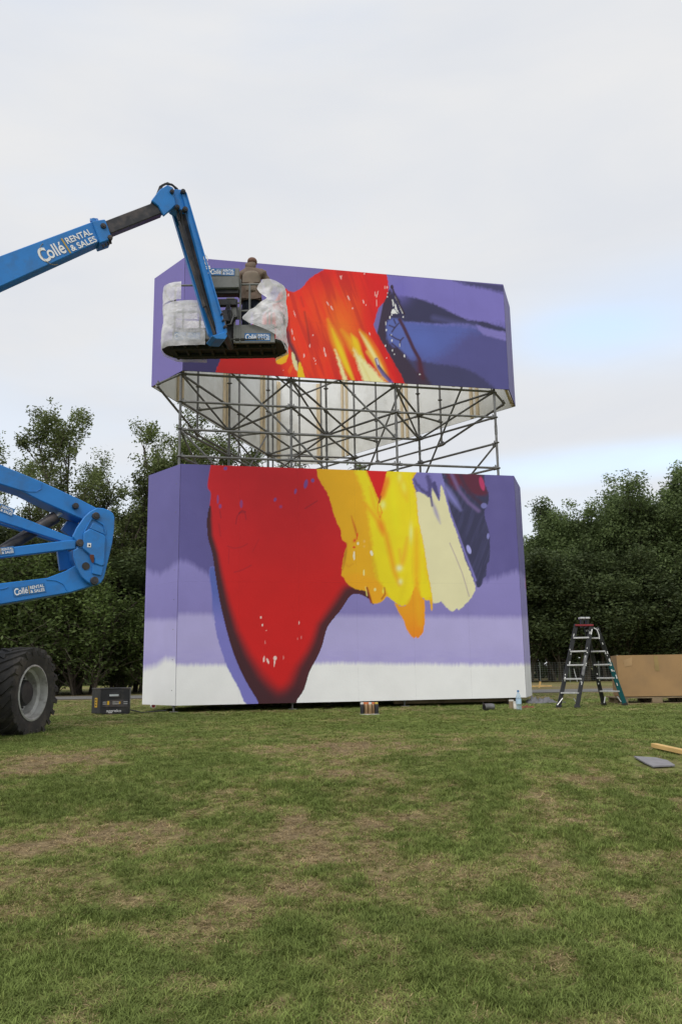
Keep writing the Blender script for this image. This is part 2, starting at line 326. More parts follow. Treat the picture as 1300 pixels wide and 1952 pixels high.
def dryness(x, y):
    wx = x + (fbm(x*2.2, y*2.2, 3, 41)-.5)*0.7; wy = y + (fbm(x*2.2+9, y*2.2, 3, 43)-.5)*0.9
    s = (fbm(x*0.9, y*0.7, 4, 23)-0.5)*1.3 + (fbm(x*5, y*5, 4, 29)-0.5)*1.9 + 0.22 + 0.35*np.clip((y-18)/3, 0, 1)
    for cx_, cy_, rx, ry, a in BL:
        s = s + a*(0.50 if a > 0 else 0.60)*np.exp(-(((wx-cx_)/rx)**2+((wy-cy_)/ry)**2)*0.8)
    return np.clip(s, 0, 1)
GREEN = np.array([0.182, 0.208, 0.062]); LUSH = np.array([0.118, 0.180, 0.042]); DRY = np.array([0.38, 0.295, 0.158]); DIRT = np.array([0.20, 0.148, 0.092])
def ground_colour(x, y):
    d = dryness(x, y)[:, None]; f = fbm(x*14, y*14, 2, 57)[:, None]
    c = (GREEN*(1-d)+DRY*0.75*d)*(0.6+0.55*f)
    c = c*(1-np.clip(d-0.75, 0, 1)*2) + DIRT*np.clip(d-0.75, 0, 1)*2
    far = np.clip((y-21.5)/1.5, 0, 1)[:, None]*np.clip((34-y)/1, 0, 1)[:, None]
    c = c*(1-far*0.6)+np.array([0.17, 0.135, 0.075])*far*0.6
    return c
def axis_lines(a, b, step, far, g=1.18):
    c = list(np.arange(a, b, step)); s = step; v = b
    hi = []
    while v < far: hi.append(v); s *= g; v += s
    hi.append(far); s = step; v = a; lo = []
    while v > -far: s *= g; v -= s; lo.append(max(v, -far))
    return np.array(sorted(set(lo+c+hi)))
xs = axis_lines(-6.5, 6.5, 0.055, 700); ys = axis_lines(2.8, 16, 0.055, 900)
X, Y = np.meshgrid(xs, ys); xf, yf = X.ravel(), Y.ravel(); Z = terrain(xf, yf)
nx, ny = len(xs), len(ys)
me = bpy.data.meshes.new('ground'); idx = np.arange(nx*ny).reshape(ny, nx)
F = np.stack([idx[:-1, :-1], idx[:-1, 1:], idx[1:, 1:], idx[1:, :-1]], -1).reshape(-1, 4)
me.vertices.add(nx*ny); me.vertices.foreach_set('co', np.stack([xf, yf, Z], 1).ravel())
me.loops.add(F.size); me.loops.foreach_set('vertex_index', F.ravel()); me.polygons.add(len(F)); me.polygons.foreach_set('loop_start', np.arange(0, F.size, 4)); me.update()
ca = me.color_attributes.new('tone', 'FLOAT_COLOR', 'POINT'); gc = ground_colour(xf, yf); ca.data.foreach_set('color', np.concatenate([gc, np.ones((len(gc), 1))], 1).ravel())
me.polygons.foreach_set('use_smooth', [True]*len(me.polygons)); me.materials.append(attr_material('grassy_ground', 'tone', 0.95, 0.9, 70, 0.35, 0.1, 22))
link('ground', me, kind='structure', label='uneven grass field with dry brown patches and a low bank')
# grass tufts
def tuft(seed, nb, span, h, lean, wd):
    r = random.Random(seed); v = []; f = []
    for i in range(nb):
        a = r.uniform(0, 6.283); rr = span*math.sqrt(r.random()); bx, by = rr*math.cos(a), rr*math.sin(a); hh = h*r.uniform(.45, 1.15); l = lean*hh*r.uniform(.3, 1.3); t = r.uniform(0, 6.283); w_ = wd*r.uniform(.7, 1.3)
        dx, dy = math.cos(t), math.sin(t); px, py = -dy*w_/2, dx*w_/2; o = len(v)
        v += [(bx-px, by-py, -.01), (bx+px, by+py, -.01), (bx+dx*l*.4+px*.8, by+dy*l*.4+py*.8, hh*.6), (bx+dx*l*.4-px*.8, by+dy*l*.4-py*.8, hh*.6), (bx+dx*l, by+dy*l, hh)]
        f += [(o, o+1, o+2, o+3), (o+3, o+2, o+4)]
    me = bpy.data.meshes.new('grass_tuft'); me.from_pydata(v, [], f); return me
def grass_material():
    m = bpy.data.materials.new('grass_blades'); m.use_nodes = True; t = m.node_tree; b = t.nodes['Principled BSDF']; b.inputs['Roughness'].default_value = 0.75; b.inputs['Specular IOR Level'].default_value = 0.15
    a = t.nodes.new('ShaderNodeAttribute'); a.attribute_type = 'INSTANCER'; a.attribute_name = 'tone'
    g = t.nodes.new('ShaderNodeNewGeometry'); r = t.nodes.new('ShaderNodeMapRange'); t.links.new(g.outputs['Random Per Island'], r.inputs[0]); r.inputs[3].default_value = 0.6; r.inputs[4].default_value = 1.45
    s = t.nodes.new('ShaderNodeVectorMath'); s.operation = 'SCALE'; t.links.new(a.outputs['Color'], s.inputs[0]); t.links.new(r.outputs[0], s.inputs['Scale']); t.links.new(s.outputs[0], b.inputs['Base Color'])
    tr = t.nodes.new('ShaderNodeBsdfTranslucent'); t.links.new(s.outputs[0], tr.inputs[0]); mx_ = t.nodes.new('ShaderNodeMixShader'); mx_.inputs[0].default_value = 0.25
    t.links.new(b.outputs[0], mx_.inputs[1]); t.links.new(tr.outputs[0], mx_.inputs[2]); t.links.new(mx_.outputs[0], t.nodes['Material Output'].inputs[0]); return m
M['grass'] = grass_material()
def scatter(name, pts, rot, scl, idxs, tone, meshes, mat, label):
    me = bpy.data.meshes.new(name); n = len(pts); me.vertices.add(n); me.vertices.foreach_set('co', pts.ravel())
    for nm, ty, key, dat in (('rot', 'FLOAT_VECTOR', 'vector', rot), ('scl', 'FLOAT_VECTOR', 'vector', scl), ('idx', 'INT', 'value', idxs), ('tone', 'FLOAT_COLOR', 'color', tone)):
        at = me.attributes.new(nm, ty, 'POINT'); at.data.foreach_set(key, dat.ravel())
    o = link(name, me, kind='stuff', label=label)
    hid = []
    ng = bpy.data.node_groups.new(name+'_nodes', 'GeometryNodeTree'); ng.interface.new_socket('Geometry', in_out='INPUT', socket_type='NodeSocketGeometry'); ng.interface.new_socket('Geometry', in_out='OUTPUT', socket_type='NodeSocketGeometry')
    gi = ng.nodes.new('NodeGroupInput'); go = ng.nodes.new('NodeGroupOutput'); ip = ng.nodes.new('GeometryNodeInstanceOnPoints'); jn = ng.nodes.new('GeometryNodeGeometryToInstance')
    colc = bpy.data.collections.new(name+'_sources')
    for k, mm in enumerate(meshes):
        mm.materials.append(mat); so_ = bpy.data.objects.new('grass_tuft', mm); colc.objects.link(so_)
    ci = ng.nodes.new('GeometryNodeCollectionInfo'); ci.inputs['Collection'].default_value = colc; ci.inputs['Separate Children'].default_value = True; ci.inputs['Reset Children'].default_value = True
    ip.inputs['Pick Instance'].default_value = True
    def na(nm, ty):
        q = ng.nodes.new('GeometryNodeInputNamedAttribute'); q.data_type = ty; q.inputs['Name'].default_value = nm; return [s for s in q.outputs if s.enabled][0]
    ng.links.new(gi.outputs[0], ip.inputs['Points']); ng.links.new(ci.outputs[0], ip.inputs['Instance']); ng.links.new(na('idx', 'INT'), ip.inputs['Instance Index'])
    er = ng.nodes.new('FunctionNodeEulerToRotation'); ng.links.new(na('rot', 'FLOAT_VECTOR'), er.inputs[0]); ng.links.new(er.outputs[0], ip.inputs['Rotation']); ng.links.new(na('scl', 'FLOAT_VECTOR'), ip.inputs['Scale'])
    ng.links.new(ip.outputs[0], go.inputs[0])
    md = o.modifiers.new('scatter', 'NODES'); md.node_group = ng
    return o
def grass():
    P = []
    for y0, y1, dens in ((3.0, 5.2, 1500), (5.2, 7.5, 1150), (7.5, 10, 800), (10, 14, 480), (14, 19, 200), (19, 24, 90)):
        hw = 0.43*y1+0.7; n = int(dens*(y1-y0)*2*hw); x = nrs.uniform(-hw, hw, n); y = nrs.uniform(y0, y1, n); P.append(np.stack([x, y], 1))
    P = np.concatenate(P); x, y = P[:, 0], P[:, 1]
    # keep it out of the sheets lying on the grass
    keep = np.ones(len(P), bool)
    for cx_, cy_, r_ in NOGRASS: keep &= ((x-cx_)**2+(y-cy_)**2) > r_*r_
    P = P[keep]; x, y = P[:, 0], P[:, 1]; n = len(P)
    d = dryness(x, y); keep = nrs.rand(n) > np.clip(d-0.8, 0, 1)*1.2; P = P[keep]; x, y = P[:, 0], P[:, 1]; d = d[keep]; n = len(P)
    z = terrain(x, y); far = np.clip((y-9)/10, 0, 1)
    kind = (nrs.rand(n) < d*0.95)
    ix = np.where(kind, nrs.randint(4, 7, n), nrs.randint(0, 4, n))
    lush = np.clip(0.45-d, 0, 1)[:, None]
    tone = np.where(kind[:, None], DRY*nrs.uniform(.6, 1.3, (n, 1)), (GREEN*(1-lush)+LUSH*lush)*nrs.uniform(.75, 1.35, (n, 1))*(1+0.25*d[:, None]))
    tone = tone*(0.86+0.3*fbm(x*1.3, y*1.3, 3, 71)[:, None]) 
    hs = 0.40*(0.75+0.4*np.clip(0.5-d, 0, .5)*2*np.clip((9.5-y)/3, 0.15, 1))*nrs.uniform(.7, 1.25, n)*(0.45+1.0*fbm(x*3.1, y*3.1, 3, 77))
    wsc = 1+far*1.3
    scl = np.stack([wsc, wsc, hs*(1-0.25*far)], 1); rot = np.stack([nrs.uniform(-.2, .2, n), nrs.uniform(-.2, .2, n), nrs.uniform(0, 6.28, n)], 1)
    meshes = [tuft(1, 22, .042, .05, .7, .0040), tuft(2, 18, .05, .06, .9, .0042), tuft(3, 26, .046, .038, .6, .0040), tuft(4, 14, .045, .078, .8, .0045),
              tuft(5, 18, .055, .020, 2.6, .0034), tuft(6, 12, .06, .026, 2.4, .0034), tuft(7, 20, .05, .014, 3.2, .0034)]
    # collection children are sorted by name: same creation order keeps the suffixes in order
    scatter('grass', np.stack([x, y, z], 1), rot, scl, ix.astype(np.int32), np.concatenate([tone, np.ones((n, 1))], 1), meshes, M['grass'], 'short mown grass, green mixed with dry straw')
NOGRASS = []

def strip(name, poly, z, mat, label):
    mb = MB(); mb.prism([(p[0], p[1], z) for p in poly], (0, 0, -0.08)); return mb.build(name, mat, kind='structure', label=label)
# path across behind the artwork
pa = []; pb = []
for i in range(41):
    x = -60+3*i; yc = 26.6 + 0.004*x*x*0.2 - 0.045*x
    pa.append((x, yc-1.7)); pb.append((x, yc+1.7))
mb = MB(); n = len(pa); mb.add([(p[0], p[1], GZ+0.012) for p in pa]+[(p[0], p[1], GZ+0.012) for p in pb], [(i, i+1, n+i+1, n+i) for i in range(n-1)])
mb.build('path', M['road'], kind='structure', label='grey asphalt path crossing the field behind the artwork')

# ------------------------------------------------------------------ the triangular mural tower
TH = 0.2117; LL, SS = 6.95, 1.2459
def dr(a): return np.array([math.cos(a), math.sin(a)])
A = np.array([-3.1118, 15.6598]); D = A+LL*dr(TH); E = D+SS*dr(TH+math.pi/3); Gc = E+LL*dr(TH+2*math.pi/3); Fc = Gc+SS*dr(TH+math.pi); B = Fc+LL*dr(TH+4*math.pi/3)
LB, LT, UB, UT = -0.5833+H, 4.0168+H, 5.9375+H, 8.3911+H
# ---- the painting, as colour over the panels (positions are photo pixels turned into points on the faces)
def smooth_poly(p, k=5):
    p = np.array(p, float); n = len(p); o = []
    for i in range(n):
        p0, p1, p2, p3 = p[i-1], p[i], p[(i+1) % n], p[(i+2) % n]
        for j in range(k):
            t = j/k; o.append(0.5*((2*p1)+(-p0+p2)*t+(2*p0-5*p1+4*p2-p3)*t*t+(-p0+3*p1-3*p2+p3)*t**3))
    return np.array(o)
def sdf(px, py, poly, smooth=True, lim=40):
    q = smooth_poly(poly) if smooth else np.array(poly, float)
    x0, y0 = q.min(0)-lim; x1, y1 = q.max(0)+lim
    m = (px > x0) & (px < x1) & (py > y0) & (py < y1); out_ = np.full(len(px), 1e3); X_, Y_ = px[m], py[m]
    d2 = np.full(len(X_), 1e9); ins = np.zeros(len(X_), bool); n = len(q)
    for i in range(n):
        a = q[i]; b = q[(i+1) % n]; e = b-a; wx = X_-a[0]; wy = Y_-a[1]; t = np.clip((wx*e[0]+wy*e[1])/(e@e+1e-9), 0, 1)
        d2 = np.minimum(d2, (wx-e[0]*t)**2+(wy-e[1]*t)**2)
        if a[1] != b[1]:
            c = ((a[1] > Y_) != (b[1] > Y_)) & (X_ < e[0]*(Y_-a[1])/(b[1]-a[1]+1e-12)+a[0]); ins ^= c
    out_[m] = np.sqrt(d2)*np.where(ins, -1, 1); return out_
def ldist(px, py, line):
    q = np.array(line, float); d2 = np.full(len(px), 1e9); tt = np.zeros(len(px)); n = len(q)-1
    for i in range(n):
        a = q[i]; e = q[i+1]-a; wx = px-a[0]; wy = py-a[1]; t = np.clip((wx*e[0]+wy*e[1])/(e@e+1e-9), 0, 1); dd = (wx-e[0]*t)**2+(wy-e[1]*t)**2
        b = dd < d2; d2 = np.where(b, dd, d2); tt = np.where(b, (i+t)/n, tt)
    return np.sqrt(d2), tt
class Canvas:
    def __init__(s, px, py): s.px, s.py = px, py; s.c = np.zeros((len(px), 3))
    def mix(s, a, col):
        a = np.clip(a, 0, 1)[:, None]; col = np.array(col); s.c = s.c*(1-a)+col*a
    def poly(s, p, col, soft=0.6, smooth=True, amt=1.0, z=None):
        if z: p = [(a/z[0]+z[1], b/z[0]+z[2]) for a, b in p]
        d = sdf(s.px, s.py, p, smooth, 6+soft*3); d = d+(fbm(s.px*.28, s.py*.28, 3, 91)-.5)*(2.2+soft); s.mix(amt*np.clip(0.5-d/(2*soft), 0, 1), col); return d
    def line(s, p, col, w_, soft=1.0, amt=1.0, z=None, taper=False):
        if z: p = [(a/z[0]+z[1], b/z[0]+z[2]) for a, b in p]
        d, t = ldist(s.px, s.py, p); ww = w_*(np.sin(np.pi*np.clip(t, .02, .98)) if taper else 1); s.mix(amt*np.clip(0.5-(d-ww)/(2*soft), 0, 1), col)
    def glow(s, x, y, rx, ry, col, amt=1.0, ang=0, z=None, hard=0):
        if z: x, y, rx, ry = x/z[0]+z[1], y/z[0]+z[2], rx/z[0], ry/z[0]
        c, sn = math.cos(ang), math.sin(ang); dx, dy = s.px-x, s.py-y; u = (dx*c+dy*sn)/rx; v = (-dx*sn+dy*c)/ry; q = np.sqrt(u*u+v*v)
        s.mix(amt*(np.clip((1.15-q)/0.3, 0, 1) if hard else np.exp(-q*q*1.2)), col)
K = 1.34
def pc(r, g, b):
    c = np.array(srgb(r, g, b, K)); g_ = c.mean(); c = g_+(c-g_)*(1.10 if r > b else 0.97)
    return np.clip(c, 0.008, 0.86)
Z8 = (3.4211, 260, 870); ZR = (3.0952, 600, 880); ZU = (2.766, 530, 490); Z2 = (4.333, 280, 470)
def paint_lower(px, py, chamfer):
    cv = Canvas(px, py); n1 = fbm(px*0.30, py*0.02, 3, 5)-0.5; n2 = fbm(px*0.9, py*0.03, 2, 6)-0.5; n3 = fbm(px*0.02, py*0.015, 3, 8)-0.5; n4 = fbm(px*0.05, py*0.3, 2, 12)-.5
    edge1 = np.interp(px, [270, 290, 305, 330, 345, 365, 400, 440, 900, 930, 985, 1005], [1078, 1090, 1094, 1078, 1068, 1072, 1098, 1100, 1110, 1105, 1088, 1104]) + n1*9+n2*6
    cv.c[:] = pc(84, 78, 134)
    cv.mix(np.clip(n3*1.5, 0, 1), pc(96, 90, 146))
    if chamfer == 'left': cv.mix(np.full(len(px), .55), pc(94, 88, 144))
    a = np.clip((py-edge1)/13+.5, 0, 1); t = np.clip((py-1085)/90, 0, 1)[:, None]; mid = pc(124, 117, 174)*(1-t)+pc(119, 111, 168)*t
    cv.c = cv.c*(1-a[:, None])+mid*a[:, None]
    e2 = np.where(px < 340, 1181, np.interp(px, [340, 1000], [1170, 1177]))+n1*4
    cv.mix(np.clip((py-e2)/12+.5, 0, 1), pc(156, 149, 194))
    cv.mix(np.clip((py-1225)/30, 0, 1)*np.clip((1290-py)/30, 0, 1)*(.5+n4), pc(148, 140, 192))
    e3 = np.where(px < 335, np.interp(px, [270, 300, 315, 335], [1276, 1268, 1256, 1256]), np.interp(px, [335, 440, 650, 960, 1000], [1268, 1267, 1264, 1268, 1266]))+n1*4+n2*3.5
    cv.mix(np.clip((py-e3)/(16 if chamfer == 'left' else 9)+.5, 0, 1), pc(214, 216, 214))
    if chamfer == 'right':
        cv.mix(np.clip((px-1000)/3, 0, 1)*np.clip((py-1060)/10, 0, 1)*np.clip((1125-py)/10, 0, 1), pc(170, 40, 35))
    if chamfer: return cv.c
    # blue underlay stripe
    cv.poly([(475,740),(520,740),(560,960),(610,1160),(680,1350),(760,1490),(860,1625),(724,1622),(662,1500),(592,1370),(530,1180),(508,1040),(492,900)], pc(108, 106, 176), 1, z=Z8)
    cv.glow(407, 1140, 20, 60, pc(80, 92, 162), .0)
    d = sdf(px, py, [(a/Z8[0]+260, b/Z8[0]+870) for a, b in [(475,740),(520,740),(560,960),(610,1160),(500,1100),(492,900)]], True, 20); cv.mix(np.clip(-d/2, 0, 1)*np.clip((1190-py)/60, 0, 1), pc(76, 90, 160))
    red = [(402,875),(402,886),(396,926),(402,940),(400,964),(396,987),(397,1022),(406,1057),(411,1092),(421,1151),(435,1209),(450,1256),(470.5,1300),(492,1336),(499,1356),(560,1356),(565,1336),(579,1314),(590,1279),(604,1253),(614,1229),(623,1197),(637,1177),(650,1161),(668,1135),(684,1132),(703,1141),(712,1151),(730,1130),(720,1100),(700,1040),(660,980),(640,875)]
    d = sdf(px, py, red, True, 60); ra = np.clip(.5-d/1.2, 0, 1)
    t = np.clip((py-885)/250, 0, 1)[:, None]; rc = pc(174, 42, 48)*(1-t)+pc(176, 26, 34)*t
    cv.c = cv.c*(1-ra[:, None])+rc*ra[:, None]
    inside = d < .6
    for ln, wf, am in (([(400,966),(396,987),(397,1022),(406,1057),(411,1092),(421,1151),(435,1209),(450,1256),(470.5,1300),(494,1338),(502,1352)], np.interp(py, [955, 985, 1030, 1100, 1200, 1260, 1340], [0, 11, 14, 19, 30, 44, 66]), 1),
                       ([(496,1352),(530,1358),(562,1352)], np.full(len(py), 58.), 1),
                       ([(566,1338),(579,1314),(590,1279),(604,1253),(614,1229),(623,1197),(640,1174),(652,1158),(668,1135),(684,1132),(703,1141),(712,1152)], np.interp(py, [1100, 1130, 1180, 1240, 1300, 1345], [30, 30, 27, 32, 44, 50]), .96)):
        q, _ = ldist(px, py, ln); wf = np.maximum(wf, .01); a = 1-np.clip((q/wf-.28)/.72, 0, 1); a = a*a*(3-2*a); cv.mix(am*a*inside, pc(56, 28, 34))
    cv.glow(532, 1290, 45, 28, pc(190, 30, 36), .5*0)
    for x, y, rx, ry, an, c in ((813,1050,5,9,0,1),(823,1100,5,9,0,1),(848,1135,4,5,0,.7),(1061,1085,5,11,0,1),(833,1322,6,22,.1,1),(858,1335,7,22,-.4,1),(905,1316,12,16,0,1),(900,1350,5,26,.1,1),(840,1212,4,14,-.2,.35),(960,1312,4,15,0,.35),(1075,1180,4,12,0,.3),(1050,1190,3,10,0,.3)):
        cv.glow(x, y, rx*.9, ry*.9, pc(224, 190, 184), c*.95, an, Z8, hard=1)
    for x, y, rx, ry, an, c in ((582,78,12,12,0,.9),(532,280,7,28,0,.7),(547,325,9,14,0,.7),(685,310,10,26,0,.6),(905,282,9,13,.3,.8),(1038,228,8,18,.2,.8),(1105,180,12,30,.2,.9),(1150,157,11,13,0,.9),(942,328,10,10,0,.5)):
        cv.glow(x, y, rx, ry, pc(100, 70, 140), c, an, Z8, hard=1)
    for ln, w_, am in (([(650,440),(658,390),(680,365),(710,370),(716,410)], 4, .6),([(670,372),(690,355),(712,362)], 6, .8),([(545,350),(553,400)], 4, .6),([(1100,340),(1140,315),(1180,290)], 5, .6),([(595,585),(640,600),(690,590),(725,570)], 4, .45),([(640,755),(690,742),(750,710)], 5, .45),([(605,600),(603,700)], 3, .35),([(760,620),(800,540)], 3, .3),([(540,440),(550,520)], 5, .35)):
        cv.line([(a, b) for a, b in ln], pc(98, 24, 42), w_/3.42*.6, 1.2, am, Z8)
    # navy mass
    cv.poly([(560,30),(780,40),(775,150),(790,260),(700,260),(650,200),(600,160)], pc(112, 106, 170), 2, z=ZR)
    nav = [(765,40),(975,45),(1002,130),(1026,200),(1016,262),(1000,285),(1003,330),(1020,390),(1031,450),(1033,520),(1028,580),(1012,612),(1010,668),(992,690),(985,722),(960,742),(945,705),(900,600),(868,520),(830,420),(800,300),(775,200),(762,120)]
    dn = cv.poly([(a, b) for a, b in nav], pc(49, 49, 78), .6, z=ZR); ins = dn < 0
    m_ = fbm((px+py*.35)*.25, py*.02, 3, 31)-.45; cv.mix(ins*np.clip(m_*1.6, 0, .5), pc(66, 66, 104))
    cv.poly([(775,40),(958,45),(990,120),(1015,190),(960,200),(900,180),(860,140),(835,165),(800,130)], pc(84, 34, 50), 4, z=ZR, amt=.9)
    cv.line([(800,60),(850,170),(905,240),(965,290)], pc(108, 90, 140), 3, 3, .8, ZR); cv.line([(850,60),(885,140),(930,205),(985,250)], pc(60, 38, 60), 3, 3, .9, ZR)
    cv.glow(985, 130, 14, 42, pc(164, 60, 96), .95, -.25, ZR, hard=1)
    cv.line([(752,120),(800,200),(860,285)], pc(120, 118, 184), 5, 5, .9, ZR, True)
    cv.line([(768,190),(800,310),(842,420),(885,540),(925,640),(948,700)], pc(112, 106, 172), 2.0, 1.2, .95, ZR)
    cv.glow(908, 518, 12, 27, pc(150, 150, 212), .95, -.35, ZR, hard=1); cv.glow(997, 260, 18, 16, pc(108, 108, 168), .9, 0, ZR, hard=1); cv.glow(1021, 440, 7, 18, pc(120, 120, 180), .9, 0, ZR, hard=1)
    # cream
    cv.poly([(590,185),(650,192),(684,215),(692,235),(686,150),(712,190),(735,230),(742,135),(765,190),(800,320),(840,430),(880,560),(920,660),(946,740),(930,790),(900,830),(872,858),(850,875),(835,866),(822,880),(800,880),(775,858),(745,826),(735,832),(700,835),(685,790),(650,600),(620,440),(600,300)], pc(200, 195, 160), .7, z=ZR)
    cv.line([(690,225),(715,300),(740,365)], pc(124, 116, 168), 3.2, 3, .75, ZR, True); cv.line([(684,210),(692,260)], pc(70, 64, 112), 2, 1.5, .9, ZR)
    cv.poly([(575,62),(690,70),(682,200),(650,190),(612,165),(585,130)], pc(108, 102, 166), 1, z=ZR)
    cv.poly([(655,80),(690,110),(682,205),(640,185),(600,145),(575,85),(600,120),(640,160),(668,165)], pc(72, 66, 116), 2.5, z=ZR)
    cv.poly([(695,120),(715,125),(735,225),(715,200),(692,150)], pc(66, 62, 112), 1.5, z=ZR)
    cv.line([(795,480),(830,560),(870,660),(910,795)], pc(140, 122, 140), .7, .8, .9, ZR)
    # yellow
    yel = [(40,20),(565,30),(575,110),(598,190),(610,330),(640,480),(665,640),(690,780),(694,868),(685,873),(678,824),(650,815),(632,806),(560,840),(520,852),(490,845),(455,815),(425,795),(412,810),(395,825),(370,836),(340,833),(325,800),(305,765),(240,752),(195,722),(172,682),(158,665),(170,560),(188,490),(160,455),(150,400),(120,330),(85,210)]
    dy = cv.poly([(a, b) for a, b in yel], pc(202, 154, 18), .6, z=ZR); yi = np.clip(-dy/1.0, 0, 1); base = cv.c.copy()
    sv = Canvas(px, py); sv.c = cv.c
    sv.poly([(255,20),(570,20),(575,110),(598,190),(612,330),(645,500),(668,640),(692,790),(650,815),(625,790),(600,690),(590,760),(545,835),(520,852),(485,845),(440,806),(405,740),(370,690),(345,600),(335,470),(310,300),(280,160)], pc(212, 190, 24), 4, z=ZR)
    sv.poly([(170,680),(250,660),(320,680),(380,720),(420,790),(395,825),(340,832),(300,765),(235,752),(190,722)], pc(210, 150, 22), 4, z=ZR)
    for ln, c, w_, s_, am in (([(300,250),(360,330),(420,430),(450,560),(470,650),(500,725)], (206,120,18), 3, 6, .85),([(385,330),(400,430)], (214,120,20), 6, 6, .8),([(545,450),(530,540),(515,600),(500,520)], (204,140,60), 4, 5, .7),([(600,400),(600,560),(598,660),(605,770)], (208,146,16), 5, 7, .8),([(545,660),(520,760),(500,820)], (196,176,20), 5, 5, .5),([(325,150),(350,260),(380,330)], (206,160,30), 3, 4, .8),([(430,100),(400,190),(385,235)], (206,110,20), 7, 4, .85),([(450,100),(470,300),(490,420)], (230,206,60), 5, 9, .5),([(500,70),(530,180),(545,230)], (214,160,20), 6, 6, .6),([(610,250),(640,420),(660,560)], (214,196,110), 3, 4, .6),([(640,560),(672,700)], (208,168,20), 4, 5, .5),([(215,320),(240,400),(248,440)], (176,84,22), 2, 2, .9),([(190,480),(178,560),(165,640)], (160,110,24), 3, 2, .9),([(168,560),(176,600),(200,620),(230,600)], (190,130,24), 2, 2, .6),([(320,480),(350,600),(372,690)], (190,150,20), 3, 4, .6)):
        sv.line(ln, pc(*c), w_/3.1*2.5, s_*1.1, min(1, am*1.1), ZR, True)
    for x, y, rx, ry, c, am, an in ((567,420,12,55,(236,222,130),.9,0),(498,628,18,18,(244,230,170),.95,0),(505,708,14,18,(240,226,150),.9,0),(525,150,16,40,(228,206,90),.8,-.2),(402,255,16,24,(236,218,130),.9,0),(425,125,20,42,(212,128,20),.85,.2),(600,185,10,26,(232,220,140),.6,0),(500,90,14,30,(222,208,110),.7,0),(232,555,6,26,(244,226,190),.9,0),(335,540,8,16,(246,228,190),.95,-.3),(255,483,6,9,(240,220,180),.9,0),(290,655,5,18,(240,214,150),.8,0),(355,755,7,10,(240,214,150),.8,0),(406,760,8,18,(236,200,90),.8,.2),(292,470,6,9,(236,170,100),.8,0),(292,500,5,7,(236,170,100),.7,0),(235,465,9,12,(190,50,30),.95,.5),(250,440,4,22,(200,60,30),.9,.1),(232,505,8,6,(190,50,30),.9,0)):
        sv.glow(x, y, rx, ry, pc(*c), am, an, ZR, hard=(rx < 9))
    cv.c = base*(1-yi[:, None]) + sv.c*yi[:, None]
    cv.line([(300,740),(308,790)], pc(236, 200, 120), 1, .8, .9, ZR); cv.line([(308,745),(325,800),(333,830)], pc(130, 56, 26), 2, 1.2, .9, ZR); cv.line([(410,745),(415,780),(395,810)], pc(150, 84, 24), 1.6, 1, .8, ZR)
    cv.poly([(300,20),(422,20),(418,90),(402,160),(388,210),(378,222),(368,205),(345,150),(320,90)], pc(186, 34, 34), .8, z=ZR)
    cv.line([(418,95),(400,170),(375,245)], pc(212, 110, 30), 1.2, .9, .9, ZR); cv.line([(305,60),(345,160),(372,235)], pc(212, 150, 30), 1.4, 1, .9, ZR)
    for a, b in (((372,245),(372,300)), ((372,300),(385,330)), ((385,330),(397,300)), ((397,300),(385,262))): cv.line([a, b], pc(226, 120, 30), .8, .7, .9, ZR)
    cv.glow(384, 305, 9, 14, pc(214, 160, 20), .9, 0, ZR, hard=1); cv.line([(388,205),(380,240)], pc(120, 40, 24), 1.6, 1, .8, ZR)
    dd = cv.poly([(470,835),(505,852),(530,850),(560,825),(590,740),(610,770),(630,806),(646,820),(649,920),(643,990),(628,1020),(612,1040),(595,1036),(580,1040),(562,1022),(545,995),(520,930),(492,885)], pc(212, 142, 18), .7, z=ZR)
    t = np.clip((py-1165)/50, 0, 1)*(dd < 0); cv.mix(t*.9, pc(222, 122, 14))
    cv.line([(600,760),(610,860),(620,960)], pc(216, 160, 22), 3, 5, .5, ZR)
    return cv.c
